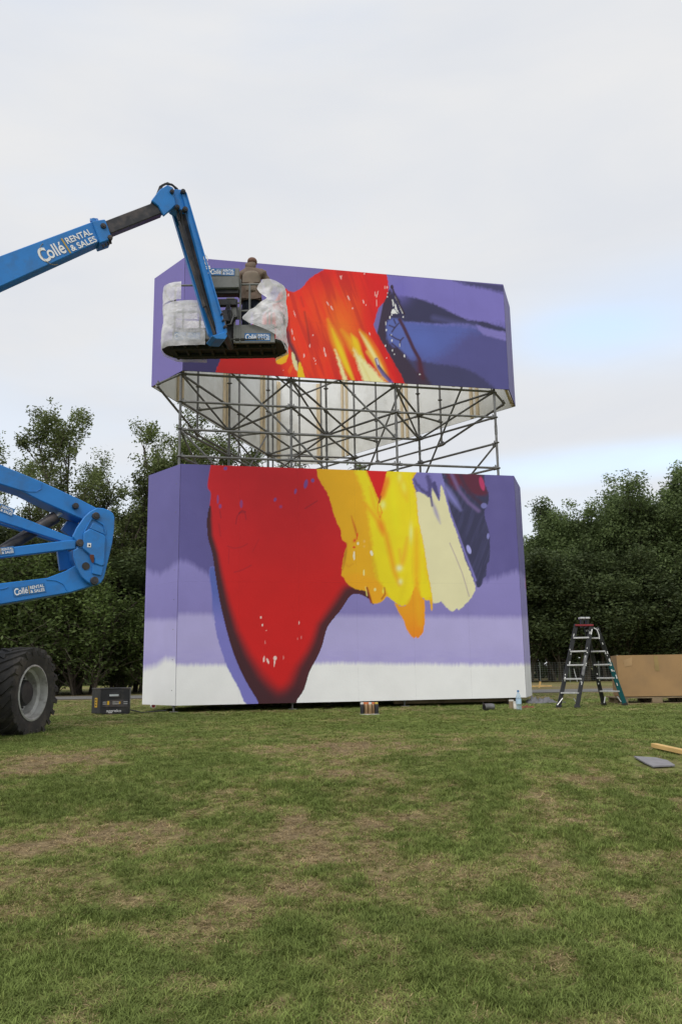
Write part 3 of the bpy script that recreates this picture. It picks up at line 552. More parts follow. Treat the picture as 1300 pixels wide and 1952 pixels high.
def paint_upper(px, py, chamfer):
    cv = Canvas(px, py); n3 = fbm(px*0.012, py*0.012, 3, 48)-0.5
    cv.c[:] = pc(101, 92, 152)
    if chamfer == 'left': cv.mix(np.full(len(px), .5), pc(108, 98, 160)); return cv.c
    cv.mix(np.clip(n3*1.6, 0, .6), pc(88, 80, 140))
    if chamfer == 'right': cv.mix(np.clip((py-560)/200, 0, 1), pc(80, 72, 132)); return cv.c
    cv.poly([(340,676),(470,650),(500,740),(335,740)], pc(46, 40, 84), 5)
    rt = [(570,95),(720,105),(900,118),(1220,150),(1240,720),(560,720),(520,400),(560,200)]
    b = sdf(px, py, [(a/ZU[0]+530, c/ZU[0]+490) for a, c in rt], False, 30); bi = np.clip(-b/2, 0, 1)
    s = Canvas(px, py); s.c[:] = pc(110, 102, 174)
    s.glow(900, 250, 180, 60, pc(104, 96, 166), .7, .2, ZU)
    s.poly([(560,330),(680,330),(800,345),(960,350),(1045,365),(1230,430),(1230,760),(560,760)], pc(74, 84, 150), 8, z=ZU)
    s.poly([(560,440),(700,545),(800,550),(880,500),(960,430),(1060,390),(1230,400),(1230,760),(560,760)], pc(72, 70, 126), 12, z=ZU)
    s.glow(740, 430, 160, 80, pc(76, 92, 164), .8, .2, ZU)
    s.poly([(580,560),(700,545),(820,560),(930,575),(1030,608),(1150,700),(1160,760),(560,760)], pc(55, 54, 92), 3, z=ZU)
    s.poly([(600,210),(700,212),(800,238),(900,285),(1000,330),(1100,345),(1210,385),(1210,402),(1100,378),(1040,362),(960,350),(850,352),(760,345),(640,335),(590,300)], pc(47, 46, 78), 2.2, z=ZU)
    s.line([(820,320),(960,352),(1040,362)], pc(84, 84, 140), 3, 6, .6, ZU)
    s.poly([(1045,358),(1100,376),(1210,402),(1210,440),(1120,420),(1072,402)], pc(112, 105, 172), 2, z=ZU)
    s.poly([(930,118),(1230,140),(1230,200),(1180,188),(1080,165),(1000,148)], pc(62, 60, 102), 3.5, z=ZU)
    s.glow(640, 180, 60, 70, pc(100, 92, 170), .8, 0, ZU)
    s.poly([(560,360),(580,250),(585,200),(600,185),(630,205),(655,290),(640,315),(600,325),(600,340),(572,350),(575,400),(560,440)], pc(44, 40, 72), 2.5, z=ZU)
    s.poly([(500,420),(520,300),(570,190),(598,180),(596,320),(575,350),(572,420),(600,470),(640,480),(680,530),(730,600),(790,640),(800,720),(640,720),(600,560),(560,480)], pc(50, 38, 58), 3, z=ZU)
    s.poly([(590,330),(650,330),(672,400),(705,490),(712,520),(690,520),(640,480),(600,450),(578,420),(572,360)], pc(78, 92, 160), 2.5, z=ZU)
    for ln, w_ in (([(640,330),(662,370),(690,430),(712,480),(745,540),(755,600),(765,640)], 3.2),):
        s.line(ln, pc(60, 30, 44), w_, 1.4, .95, ZU)
    s.glow(750, 590, 22, 60, pc(70, 30, 46), .85, -.2, ZU)
    for ln in ([(585,360),(615,372),(635,350)], [(615,372),(600,395)], [(590,410),(620,430),(645,440),(640,470)], [(645,440),(660,425)], [(600,455),(630,480)], [(610,330),(620,352)]):
        s.line(ln, pc(48, 34, 58), 1.3, .9, .9, ZU)
    cv.c = cv.c*(1-bi[:, None])+s.c*bi[:, None]
    # red mass
    red = [(-330,620),(-310,560),(-270,470),(-200,400),(-100,330),(-30,250),(10,190),(35,165),(55,178),(85,183),(130,158),(172,108),(240,66),(255,40),(565,40),(572,95),(583,150),(575,200),(560,235),(530,270),(512,330),(508,372),(560,470),(612,560),(664,660),(670,760),(-350,760)]
    d = cv.poly(red, pc(186, 40, 40), .8, z=ZU); ri = np.clip(-d, 0, 1)[:, None]; base = cv.c.copy()
    s = Canvas(px, py); s.c = cv.c.copy()
    zx = (px-530)*2.766; zy = (py-490)*2.766
    st = fbm((zx-zy*.35)*.035, (zy+zx*.3)*.004, 4, 81)
    s.mix(np.exp(-((zx-150)/210)**2)*np.clip((zy-90)/140, 0, 1)*.95, pc(206, 66, 38)); s.mix(np.exp(-((zx-330)/110)**2-((zy-310)/150)**2), pc(216, 84, 42))
    s.mix(np.clip((st-.52)*3, 0, .55), pc(214, 52, 40)); s.mix(np.clip((.46-st)*3, 0, .5), pc(158, 28, 38))
    s.mix(np.clip((zx-430)/80, 0, 1)*np.clip((420-zy)/120, 0, 1)*.8, pc(190, 34, 42))
    s.mix(np.clip((-zx+40)/60, 0, 1)*.9, pc(160, 24, 34))
    s.mix(np.clip((560-zy)/-60, 0, 1)*np.clip((60-zx)/90, 0, 1)*.7, pc(150, 22, 32))
    s.glow(350, 400, 70, 130, pc(226, 110, 24), .8, -.3, ZU)
    for ln, c, w_, sf, am in (([(262,330),(300,430),(345,540),(400,660)], (214,150,26), 8, 5, .9), ([(285,380),(320,470),(365,580),(405,665)], (218,178,28), 4.5, 3, .95),
        ([(335,385),(380,440),(405,500),(430,560)], (216,150,26), 6, 5, .9), ([(385,405),(405,440),(425,500),(470,580)], (220,176,26), 6, 3, .95), ([(350,470),(390,560),(430,660)], (202,64,34), 5, 3, .8),
        ([(430,385),(465,430),(515,520),(560,610),(585,670)], (222,160,40), 8, 4, .8), ([(430,395),(460,440),(500,510),(540,580),(575,650)], (216,200,140), 3.6, 2.4, .9)):
        s.line(ln, pc(*c), w_, sf, am, ZU, True)
    s.poly([(300,495),(310,505),(345,590),(384,700),(362,700),(332,610)], pc(214, 202, 150), 2, z=ZU)
    s.poly([(397,485),(410,500),(450,540),(500,590),(545,640),(590,700),(470,700),(440,620),(415,550)], pc(212, 202, 152), 3.2, z=ZU)
    s.line([(470,500),(510,560),(560,640)], pc(222, 190, 90), 2.2, 3, .7, ZU); s.line([(440,560),(480,640),(500,700)], pc(196, 180, 110), 1.5, 2.5, .6, ZU)
    s.line([(480,420),(540,530),(610,660)], pc(200, 60, 32), 3, 3, .6, ZU)
    s.line([(518,540),(530,580),(555,620),(600,665)], pc(88, 76, 140), 3.2, 1.5, .95, ZU); s.line([(532,575),(560,610),(592,650)], pc(54, 46, 84), 1.6, 1.2, .9, ZU); s.line([(520,540),(528,565)], pc(230, 226, 214), .9, .7, .9, ZU)
    s.line([(50,400),(60,450),(85,500),(108,560)], pc(60, 36, 48), 4, 3, .9, ZU); s.line([(45,330),(50,410)], pc(110, 24, 36), 4, 4, .8, ZU)
    s.line([(140,290),(155,370),(168,460)], pc(96, 36, 34), 1.2, 2.2, .7, ZU); s.line([(120,210),(135,260)], pc(130, 40, 36), 1, 2, .5, ZU)
    s.poly([(72,505),(85,515),(106,575),(104,600),(92,592),(78,560)], pc(196, 190, 150), .8, z=ZU)
    s.poly([(108,560),(122,565),(142,640),(140,700),(104,700),(106,610)], pc(206, 170, 24), .8, z=ZU)
    s.poly([(55,590),(75,565),(82,575),(65,615),(55,610)], pc(210, 90, 40), .8, z=ZU)
    s.poly([(-10,535),(20,515),(50,505),(52,525),(40,555),(15,565),(-5,560)], pc(206, 160, 26), 1, z=ZU)
    for x, y, rx, ry, an in ((331,108,6,16,-.4),(335,100,4,5,0),(372,216,6,20,-.4),(262,245,5,18,-.5),(283,268,6,20,-.5),(393,270,7,7,0),(450,235,6,16,-.3),(463,253,5,6,0),(455,88,5,6,0),(511,195,4,22,.1),(519,205,6,12,0),(525,190,4,18,.2),(520,240,3,28,0),(75,395,5,24,-.2),(85,430,4,14,-.2),(88,300,4,26,-.3),(55,200,4,16,0),(168,468,6,14,0),(184,412,5,7,0),(137,520,6,16,0),(190,535,4,8,-.4),(197,546,4,7,.4),(200,563,4,4,0),(244,490,7,22,-.2),(250,515,7,16,-.2),(28,598,4,3,0),(483,405,5,14,-.4),(574,160,6,10,0),(563,160,5,11,0)):
        s.glow(x, y, rx*.55, ry*.7, pc(226, 180, 176), .85, an, ZU, hard=1)
    cv.c = base*(1-ri)+s.c*ri
    for p in ([(614,200),(620,205),(660,295),(655,300)], [(602,225),(612,235),(606,265)], [(616,240),(638,298),(615,272)], [(598,280),(610,272),(628,298),(596,300)]):
        cv.poly(p, pc(214, 218, 216), .6, False, z=ZU)
    cv.line([(600,155),(612,190),(640,250),(665,300)], pc(46, 32, 44), 1.6, .8, .95, ZU); cv.glow(600, 158, 8, 12, pc(46, 32, 44), .9, 0, ZU, hard=1)
    for x, y, rx, ry in ((590,318,5,12),(600,305,5,5),(660,316,5,7),(567,350,3,14),(570,385,4,10),(575,210,5,5),(600,440,4,10),(596,410,3,5),(603,492,5,8),(613,512,4,5),(566,468,4,9),(572,532,4,4),(665,520,4,10),(668,525,3,6),(640,465,3,14),(746,619,7,5),(576,190,3,6)):
        cv.glow(x, y, rx*.7, ry*.7, pc(208, 206, 216), .9, 0, ZU, hard=1)
    cv.poly([(540,640),(560,640),(620,668),(612,680)], pc(60, 50, 90), 1, z=ZU, amt=0)
    return cv.c
mural_mat = attr_material('spray_painted_panel', 'paint', 0.55, 0.10, 30, 0.035, 0.35, 2.2)
def sheet(name, p0, p1, z0, z1, inward, painter, parent, res=0.0145, th=0.018, wob=0.0):
    """a painted plywood sheet: a fine front face with its paint, edges and a back"""
    p0 = np.array(p0); p1 = np.array(p1); l = np.linalg.norm(p1-p0); nu = max(2, int(l/res)); nv = max(2, int((z1-z0)/res))
    u = np.linspace(0, 1, nu+1); v = np.linspace(z0, z1, nv+1); U_, V_ = np.meshgrid(u, v)
    xy = p0[None]+(p1-p0)[None]*U_.reshape(-1, 1) - inward*wob; co = np.concatenate([xy, V_.reshape(-1, 1)], 1)
    px, py, _ = project(co); col = painter(px, py); n = len(co)
    ii = np.arange(n).reshape(nv+1, nu+1); q = np.stack([ii[:-1, :-1], ii[:-1, 1:], ii[1:, 1:], ii[1:, :-1]], -1).reshape(-1, 4)
    b = [np.append(p0+inward*th, z0), np.append(p1+inward*th, z0), np.append(p1+inward*th, z1), np.append(p0+inward*th, z1)]
    f = [np.append(c[:2]-inward*(th+wob), c[2]) for c in b]
    faces = [tuple(x) for x in q.tolist()]; o = n
    verts = co.tolist()+[list(x) for x in b]+[list(x) for x in f]
    faces += [(o+3, o+2, o+1, o), (o+4, o, o+1, o+5), (o+7, o+6, o+2, o+3), (o+4, o+7, o+3, o), (o+5, o+1, o+2, o+6)]
    me = bpy.data.meshes.new(name); me.from_pydata(verts, [], faces); me.materials.append(mural_mat); me.materials.append(M['white_in'])
    mi = np.zeros(len(faces), np.int32); mi[-5] = 1; me.polygons.foreach_set('material_index', mi)
    cc = np.concatenate([np.concatenate([col, np.tile(pc(60, 55, 80), (8, 1))]), np.ones((n+8, 1))], 1)
    a = me.color_attributes.new('paint', 'FLOAT_COLOR', 'POINT'); a.data.foreach_set('color', cc.ravel())
    return link(name, me, parent)
plain = lambda c: (lambda px, py: np.tile(c, (len(px), 1)))
def mural_box(label, z0, z1, rows, painter, backcol):
    t = thing('mural_box', (A[0], A[1], z0), label, 'mural')
    ctr = (A+D+E+Gc+Fc+B)/6
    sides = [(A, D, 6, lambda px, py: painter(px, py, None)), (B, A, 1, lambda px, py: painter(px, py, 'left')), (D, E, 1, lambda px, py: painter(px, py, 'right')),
             (E, Gc, 6, plain(backcol)), (Gc, Fc, 1, plain(backcol)), (Fc, B, 6, plain(backcol))]
    for si, (p, q, cols, pf) in enumerate(sides):
        d = (q-p)/np.linalg.norm(q-p); nrm = np.array([-d[1], d[0]])
        if nrm@(ctr-p) < 0: nrm = -nrm
        l = np.linalg.norm(q-p)
        for i in range(cols):
            for j in range(rows):
                g = 0.0004; e0 = 0.004 if (i == 0) else g; e1 = 0.004 if (i == cols-1) else g
                za = z0+(z1-z0)*j/rows+(g if j else 0); zb = z0+(z1-z0)*(j+1)/rows-g
                sheet('plywood_sheet', p+d*(l*i/cols+e0), p+d*(l*(i+1)/cols-e1), za, zb, nrm, pf, t, res=0.0145 if si == 0 else (0.022 if si < 3 else 3.0), wob=rnd.uniform(0, .0005))
        # battens behind the sheets
        for i in range(cols+1):
            for o_ in ((0.05,) if i == 0 else ((-0.05,) if i == cols else (-0.09, 0.09) if i % 2 else ())):
                c = p+d*(l*i/cols+o_)+nrm*0.045
                MB().box((c[0], c[1], (z0+z1)/2), (0.07, 0.045, (z1-z0)-0.02), math.atan2(d[1], d[0])).build('batten', M['pine'], t)
        for zz in (z0+0.07, z1-0.07):
            if si in (0, 1, 2): 
                a_ = p+d*0.1+nrm*0.09; b_ = q-d*0.1+nrm*0.09; MB().beam((*a_, zz), (*b_, zz), 0.04, 0.07).build('rail', M['pine'], t)
    return t
mural_box('lower painted box with huge red teardrop, yellow and cream paint strokes over white base', LB, LT, 2, paint_lower, pc(92, 84, 140))
_c = (A+D+E+Gc+Fc+B)/6
mb = MB(); mb.prism([(*(q+(_c-q)*.03), LT-.09) for q in (A, D, E, Gc, Fc, B)], (0, 0, .02)); _lb = [o for o in bpy.data.objects if o.name == 'mural_box'][0]; mb.build('unseen_shade_deck', M['pallet'], _lb)  # unseen deck added to keep the inside of the lower box dark
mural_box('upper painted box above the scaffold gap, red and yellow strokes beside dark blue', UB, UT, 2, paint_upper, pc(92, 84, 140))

# ---- scaffold
fd = dr(TH); nin = np.array([-fd[1], fd[0]])
S = np.array([-3.1686, 15.80]); BAY = 2.229
e1 = fd; e2 = dr(TH+math.pi/3)
nodes = {(i, j): S+e1*BAY*i+e2*BAY*j for i in range(4) for j in range(4) if i+j <= 3}
sc = thing('scaffold', (*nodes[(1, 1)], GZ), 'triangular galvanised tube scaffold showing between the two painted boxes', 'scaffold')
LV = [5.92+H, 5.34+H, 4.76+H, 4.21+H]; STEP = 0.565
def rosette(mb, p): mb.lathe([(0.03, -.022), (0.058, -.006), (0.058, .006), (0.03, .022)], p, n=8)
def standard(xy, z0, z1):
    mb = MB(); mb.tube((*xy, z0), (*xy, z1), 0.0265, n=10); z = LV[3]
    while z > z0+.1: z -= STEP
    z += STEP if z < z0+.1 else 0
    while z < z1-.05: rosette(mb, (*xy, z)); z += STEP
    mb.tube((*xy, LV[2]+.2), (*xy, LV[2]+.4), .031, n=10)
    return mb.build('standard', M['galv'], sc, smooth=True)
def pole(name, p, q, r=0.0255):
    mb = MB(); p = np.array(p, float); q = np.array(q, float); d = (q-p)/np.linalg.norm(q-p); mb.tube(p+d*.03, q-d*.03, r, n=8)
    for e, s in ((p, 1), (q, -1)): mb.tube(e+d*s*.025, e+d*s*.11, r+.009, n=6); mb.box(e+d*s*.055+np.array([0, 0, .035]), (.02, .02, .07), math.atan2(d[1], d[0]))
    return mb.build(name, M['galv'], sc, smooth=True)
for k, xy in nodes.items(): standard(xy, GZ+.12, 8.25+H)
def P3(k, z): return (*nodes[k], z)
edges = []
for (i, j) in nodes:
    for a in ((i+1, j), (i, j+1), (i-1, j+1)):
        if a in nodes: edges.append(((i, j), a))
def outer(a, b): return (a[1] == 0 and b[1] == 0) or (a[0] == 0 and b[0] == 0) or (sum(a) == 3 and sum(b) == 3)
for a, b in edges:
    o = outer(a, b)
    for li, z in enumerate(LV):
        front = a[1] == 0 and b[1] == 0
        if front and li == 2 and 3 in (a[0], b[0]): continue
        if not o and li not in (0, 1): continue
        if not o and li == 0 and (a[0]+b[0]) % 2: continue
        pole('ledger', P3(a, z), P3(b, z))
    for z in ((2.4+H, .4+H, 7.6+H) if o else ()): pole('ledger', P3(a, z), P3(b, z))
fr = [(0, 0), (1, 0), (2, 0), (3, 0)]; lf = [(0, 0), (0, 1), (0, 2), (0, 3)]; rt = [(3, 0), (2, 1), (1, 2), (0, 3)]
dz4 = LV[2]-4*STEP*0+4*STEP
for q, rng in ((fr, 2),):
    for i in range(rng):
        pole('brace', P3(q[i], LV[2]+4*STEP), P3(q[i+1], LV[2]), .022)
for i in (0, 1): pole('brace', P3(fr[i], LV[2]), P3(fr[i+1], LV[2]-4*STEP), .022)
pole('brace', P3((1, 0), LV[0]), P3((0, 1), LV[1]), .022); pole('brace', P3((1, 0), LV[0]), P3((1, 1), LV[1]), .022); pole('brace', P3((0, 0), LV[0]), P3((0, 1), LV[1]), .022)
pole('brace', P3((2, 0), LV[0]), P3((1, 1), LV[1]), .022); pole('brace', P3((2, 0), LV[0]), P3((2, 1), LV[1]), .022); pole('brace', P3((3, 0), LV[0]), P3((2, 1), LV[1]), .022)
pole('brace', P3((0, 1), LV[1]), P3((0, 2), LV[2]), .022); pole('brace', P3((0, 2), LV[2]), P3((0, 3), LV[3]), .022); pole('brace', P3((1, 1), LV[1]), P3((0, 2), LV[2]), .022)
pole('brace', P3((1, 2), LV[2]), P3((0, 3), LV[3]), .022)
pole('brace', P3((3, 0), LV[0]+3*STEP), P3((2, 1), LV[3]), .022); pole('brace', P3((2, 1), LV[0]+3*STEP), P3((1, 2), LV[3]), .022)
pole('brace', P3((2, 1), LV[3]), P3((1, 2), LV[3]-3*STEP), .022); pole('brace', P3((3, 0), LV[2]), P3((2, 1), LV[2]-3*STEP), .022)
pole('brace', P3((0, 1), LV[2]-3*STEP), P3((0, 0), LV[2]), .022)
pole('brace', P3((0, 2), LV[3]+3*STEP), P3((0, 1), LV[3]-STEP), .02); pole('brace', P3((0, 3), LV[3]+3*STEP), P3((0, 2), LV[3]-STEP), .02)
# outriggers that carry the back walls
for q, nrm in ((lf, np.array([-math.sin(TH+math.pi/3), math.cos(TH+math.pi/3)])), (rt, np.array([math.sin(TH+2*math.pi/3), -math.cos(TH+2*math.pi/3)]))):
    if nrm@(np.array([0.5, 18])-nodes[q[1]]) > 0: nrm = -nrm
    for i in (1, 2, 3):
        xy = nodes[q[i]]+nrm*.80; mb = MB(); mb.tube((*xy, LV[1]), (*xy, 8.2+H), .0255, n=8)
        for z in (LV[1], LV[0], LV[0]+STEP): rosette(mb, (*xy, z))
        mb.build('standard', M['galv'], sc, smooth=True)
        pole('ledger', P3(q[i], LV[0]), (*xy, LV[0])); pass
    pole('ledger', (*(nodes[q[1]]+nrm*.8), LV[1]), (*(nodes[q[2]]+nrm*.8), LV[1])); pole('ledger', (*(nodes[q[2]]+nrm*.8), LV[1]), (*(nodes[q[3]]+nrm*.8), LV[1])); 
    xy = nodes[q[0]]+nrm*.72+ (nodes[q[1]]-nodes[q[0]])*.12; pole('ledger', P3(q[0], LV[0]), (*xy, LV[0]-.05)); pole('ledger', (*xy, LV[0]-.05), (*(nodes[q[1]]+nrm*.8), LV[1]))
for k, xy in nodes.items():
    mb = MB(); mb.tube((*xy, GZ+.015), (*xy, GZ+.3), .02, n=8); mb.box((*xy, GZ+.02), (.16, .16, .012), TH); mb.lathe([(.045, -.01), (.045, .01)], (*xy, GZ+.125), n=8)
    mb.build('base_jack', M['galv'], sc)
# timber bearer under the right of the front and bits under the box
def th_box(name, c, sz, rz, mat, label, cat): return MB().box(c, sz, rz).build(name, mat, label=label, cat=cat, bevel=.004)
def at_line(t, off, z): q = A+fd*t+nin*off; return (q[0], q[1], z)
th_box('timber_beam', at_line(5.55, .30, LB-.045), (2.6, .09, .07), TH, M['pallet'], 'long weathered timber beam just under the right end of the lower painted box', 'timber beam')
th_box('timber_block', at_line(6.72, .35, GZ+.06), (.14, .2, .11), TH, M['pallet'], 'short timber block on the grass beneath the right front corner of the painted box', 'timber block')

# ------------------------------------------------------------------ lettering
def text_mesh(s, off=0.0, font_shear=0.0):
    cu = bpy.data.curves.new('lettering', 'FONT'); cu.body = s; cu.size = 1; cu.offset = off; cu.extrude = 0.0; cu.shear = font_shear
    o = bpy.data.objects.new('lettering', cu); COL.objects.link(o); bpy.context.view_layer.update()
    dg = bpy.context.evaluated_depsgraph_get(); me = bpy.data.meshes.new_from_object(o.evaluated_get(dg)); bpy.data.objects.remove(o); bpy.data.curves.remove(cu)
    v = np.empty(len(me.vertices)*3); me.vertices.foreach_get('co', v); v = v.reshape(-1, 3); f = [tuple(p.vertices) for p in me.polygons]; bpy.data.meshes.remove(me)
    return v, f
_tc = {}
def lettering(s, o, ux, uy, wid, hgt, mat, parent, off=0.0, thick=0.003, name='lettering'):
    """flat print: lower left corner o, unit vectors ux, uy, fitted to wid x hgt"""
    if (s, off) not in _tc: _tc[(s, off)] = text_mesh(s, off)
    v, f = _tc[(s, off)]; v = v.copy(); mn = v.min(0); mxx = v.max(0); v = (v-mn)/np.maximum(mxx-mn, 1e-6)
    n = np.cross(ux, uy); P_ = np.array(o)[None]+v[:, :1]*wid*ux[None]+v[:, 1:2]*hgt*uy[None]+n[None]*thick
    mb = MB(); mb.add(P_, f); return mb.build(name, mat, parent)
def rental_logo(o, ux, uy, wid, parent, panel=True, bold=.03):
    """sticker 'Collé | RENTAL & SALES'"""
    h = wid*.27; o = np.array(o, float); n = np.cross(ux, uy)
    def quad(x0, y0, x1, y1, th, mat, name):
        mb = MB(); mb.prism([o+ux*a+uy*b+n*0.0005 for a, b in ((x0, y0), (x1, y0), (x1, y1), (x0, y1))], n*th); return mb.build(name, mat, parent)
    if panel: quad(-.03*wid, -.10*h, 1.03*wid, 1.10*h, .003, M['decal_blue'], 'sticker')
    e = .006
    lettering('C', o+uy*h*.02, ux, uy, wid*.15, h*.92, M['text_white'], parent, bold*.9, e, 'letter')
    lettering('oll\u00e9', o+ux*wid*.135+uy*h*.10, ux, uy, wid*.31, h*.80, M['text_white'], parent, bold*.55, e)
    quad(.475*wid, -.02*h, .50*wid, 1.0*h, e, M['text_gold'], 'stripe')
    lettering('RENTAL', o+ux*wid*.53+uy*h*.55, ux, uy, wid*.47, h*.40, M['text_white'], parent, bold*.7, e)
    lettering('& SALES', o+ux*wid*.53+uy*h*.03, ux, uy, wid*.47, h*.40, M['text_white'], parent, bold*.7, e)
def logo_px(pl, a, b, parent, panel=True, off=0.0):
    p = pl(*a); q = pl(*b); ux = (q-p)/np.linalg.norm(q-p); n = -pl.n; uy = np.cross(n, ux); uy /= np.linalg.norm(uy)
    rental_logo(p+n*off, ux, uy, np.linalg.norm(q-p), parent, panel)

# ------------------------------------------------------------------ boom lift
bl = thing('boom_lift', (-5.3, 9.2, float(terrain(-5.3, 9.2))), 'blue articulated boom lift with big treaded tyre reaching a plastic-wrapped basket up to the mural', 'boom lift')
MP = VPlane(W(0, 520, 12.2), W(325, 380, 13.6))
def ext(pl, pts, wd, name, mat, off=0.0, bevel=.012, sub=None):
    mb = MB(); mb.prism([pl(x, y, off) for x, y in pts], pl.n*wd); return mb.build(name, mat, sub or bl, bevel=bevel)
bm_ = ext(MP, [(-470, 668), (-470, 724), (0, 547), (195, 458.5), (180, 421), (0, 488)], .24, 'main_boom', M['blue'])
ext(MP, [(176, 421), (201, 417.5), (215, 455), (192, 463)], .32, 'boom_collar', M['blue'], -.04)
ext(MP, [(193, 424), (300, 383), (312, 405), (212, 445)], .18, 'inner_boom', M['steel_dark'], .02)
head = ext(MP, [(289, 382), (305, 361), (320, 352), (331, 357), (336, 390), (327, 399), (313, 411), (303, 393)], .06, 'boom_head_plate', M['blue'], -.02)
ext(MP, [(289, 382), (305, 361), (320, 352), (331, 357), (336, 390), (327, 399), (313, 411), (303, 393)], .06, 'boom_head_plate', M['blue'], .20)
ext(MP, [(300, 376), (318, 357), (328, 362), (330, 388), (312, 403)], .16, 'boom_head_core', M['blue'], .04)
ext(MP, [(331, 360), (352, 361), (355, 370), (357, 400), (348, 402), (330, 390)], .30, 'jib_pivot_block', M['blue'], .03)
ext(MP, [(289, 384), (306, 358), (312, 354), (300, 384)], .30, 'head_link', M['steel_dark'], .05, .004)
def pin(pl, x, y, r, mat='steel_dark', off=-.06, ln=.06, parent=None):
    c = pl(x, y, off); mb = MB(); mb.lathe([(r*.85, -.01), (r, 0), (r, ln), (r*.85, ln+.01)], c, pl.n, 14); mb.lathe([(r*.45, -.02), (r*.45, 0)], c, pl.n, 8); mb.build('pin', M[mat], parent or bl, smooth=True)
for x, y, r in ((329, 364, .035), (339, 394, .04), (350, 364, .04), (354, 398, .045), (198, 430, .045), (211, 452, .04)): pin(MP, x, y, r)
mb = MB()
for x, y in ((179, 417), (183, 424)): mb.tube(MP(x, y, .05), MP(x+1, y+7, .05), .03, n=8)
mb.box(MP(181, 422, .1), (.12, .1, .05)); mb.build('bracket', M['blue'], bl)
for x, y in ((197, 467), (202, 464.5), (207, 462), (211, 460)): mb = MB(); mb.tube(MP(x, y, .02), MP(x+1, y+4.5, .02), .018, n=8); mb.build('bolt', M['steel_dark'], bl)
mb = MB(); mb.path([MP(x, y, .1) for x, y in ((300, 372), (306, 356), (316, 350.5), (328, 352), (338, 360), (341, 372), (338, 392), (342, 420))], .02); mb.path([MP(x, y, .16) for x, y in ((302, 374), (310, 353), (320, 349), (331, 354), (340, 366), (340, 390))], .018); mb.build('hose', M['black'], bl, smooth=True)
logo_px(MP, (84, 503), (187, 461.5), bl, panel=False, off=.002)
# gold rings around the big C of the boom lettering
mb = MB(); c0 = MP(97, 484, -.006); dx = MP.d if MP.d[0] > 0 else -MP.d; prev = None; tilt = math.atan2((MP(187, 461.5)-MP(84, 503))[2], np.linalg.norm((MP(187, 461.5)-MP(84, 503))[:2]))
ux = dx*math.cos(tilt)+np.array([0, 0, math.sin(tilt)]); uy = np.cross(-MP.n, ux)
for i in range(14):
    a0 = R(95+i*13); p_ = c0+(ux*math.cos(a0)*.135+uy*math.sin(a0)*.185); q_ = c0+(ux*math.cos(a0+.16)*.135+uy*math.sin(a0+.16)*.185)
    mb.beam(p_, q_, .004, .014, up=MP.n)
mb.build('gold_ring', M['text_gold'], bl)
# jib
ext(MP, [(327, 398), (336, 392), (403, 600), (411, 640), (404, 644), (398, 636)], .07, 'jib_beam', M['blue'], .30, .006)
ext(MP, [(338, 402), (357, 398), (423, 610), (424, 632), (410, 636)], .10, 'jib_cylinder_cover', M['steel_dark'], .16, .006)
ext(MP, [(346, 362), (353, 361.5), (431, 631), (424, 642), (418, 637)], .10, 'jib_side_plate', M['blue'], -.03, .008)
ext(MP, [(353, 361.5), (357, 368), (434, 632), (430, 640), (428, 622)], .14, 'jib_side_plate', M['blue'], -.06, .008)
mb = MB(); mb.tube(MP(346, 430, .12), MP(392, 585, .12), .045, n=12); mb.tube(MP(392, 585, .12), MP(412, 640, .12), .028, n=10); mb.build('jib_cylinder', M['steel_dark'], bl, smooth=True)
mb = MB(); mb.path([MP(x, y, .0) for x, y in ((356, 400), (366, 430), (388, 505), (408, 575), (424, 622), (440, 618), (447, 600))], .014); mb.path([MP(x, y, .05) for x, y in ((345, 400), (350, 440), (372, 510), (394, 580), (412, 626))], .016); mb.build('hose', M['black'], bl, smooth=True)
ext(MP, [(404, 640), (430, 632), (434, 640), (430, 647), (412, 646)], .35, 'jib_foot', M['blue'], -.05, .01)
for x, y, r in ((424, 598, .02), (427, 610, .02), (430, 622, .025)): pin(MP, x, y, r, off=-.09)
jp = MP(392, 497, -.035); 
mb = MB(); uxj = (MP(398, 520)-MP(390, 490)); uxj /= np.linalg.norm(uxj); uyj = np.cross(-MP.n, uxj)
lettering('Coll\u00e9', MP(386.5, 486, -.036), uxj, uyj, .33, .075, M['text_white'], bl, .04)
# basket, in its own frame (nearly square to the camera)
BZ = 5.63+H
bx0 = plane_hit(305, 655, np.array([0, 13.62, 0]), np.array([0, 1., 0]))[0]; bx1 = plane_hit(541, 655, np.array([0, 13.62, 0]), np.array([0, 1., 0]))[0]
by0, by1 = 13.60, 14.38; BR = -0.012
def pill(x0, x1, y0, y1, r, k=6):
    o = []
    for cx_, cy_, a0 in ((x1-r, y0+r, -90), (x1-r, y1-r, 0), (x0+r, y1-r, 90), (x0+r, y0+r, 180)):
        for i in range(k+1): a = R(a0+90*i/k); o.append((cx_+r*math.cos(a), cy_+r*math.sin(a)))
    return o
def BP(px, py, y=by0): return plane_hit(px, py, np.array([0, y, 0]), np.array([0, 1., 0]))
pl_ = pill(bx0, bx1, by0, by1, .33)
mb = MB(); mb.prism([(x, y, BZ+.05) for x, y in pl_], (0, 0, .05)); mb.build('platform_floor', M['dark_under'], bl)
mb = MB()
for i in range(9):
    x = bx0+.2+(bx1-bx0-.4)*i/8; mb.box((x, (by0+by1)/2, BZ+.025), (.04, by1-by0-.16, .05))
for y in (by0+.2, by1-.22): mb.box(((bx0+bx1)/2, y, BZ+.01), (bx1-bx0-.3, .06, .05))
mb.build('floor_rib', M['dark_under'], bl)
mb = MB(); pp = [(*p, BZ+.07) for p in pl_]; mb.path(pp+[pp[0]], .035, 8); mb.build('floor_rim', M['dark_under'], bl, smooth=True)
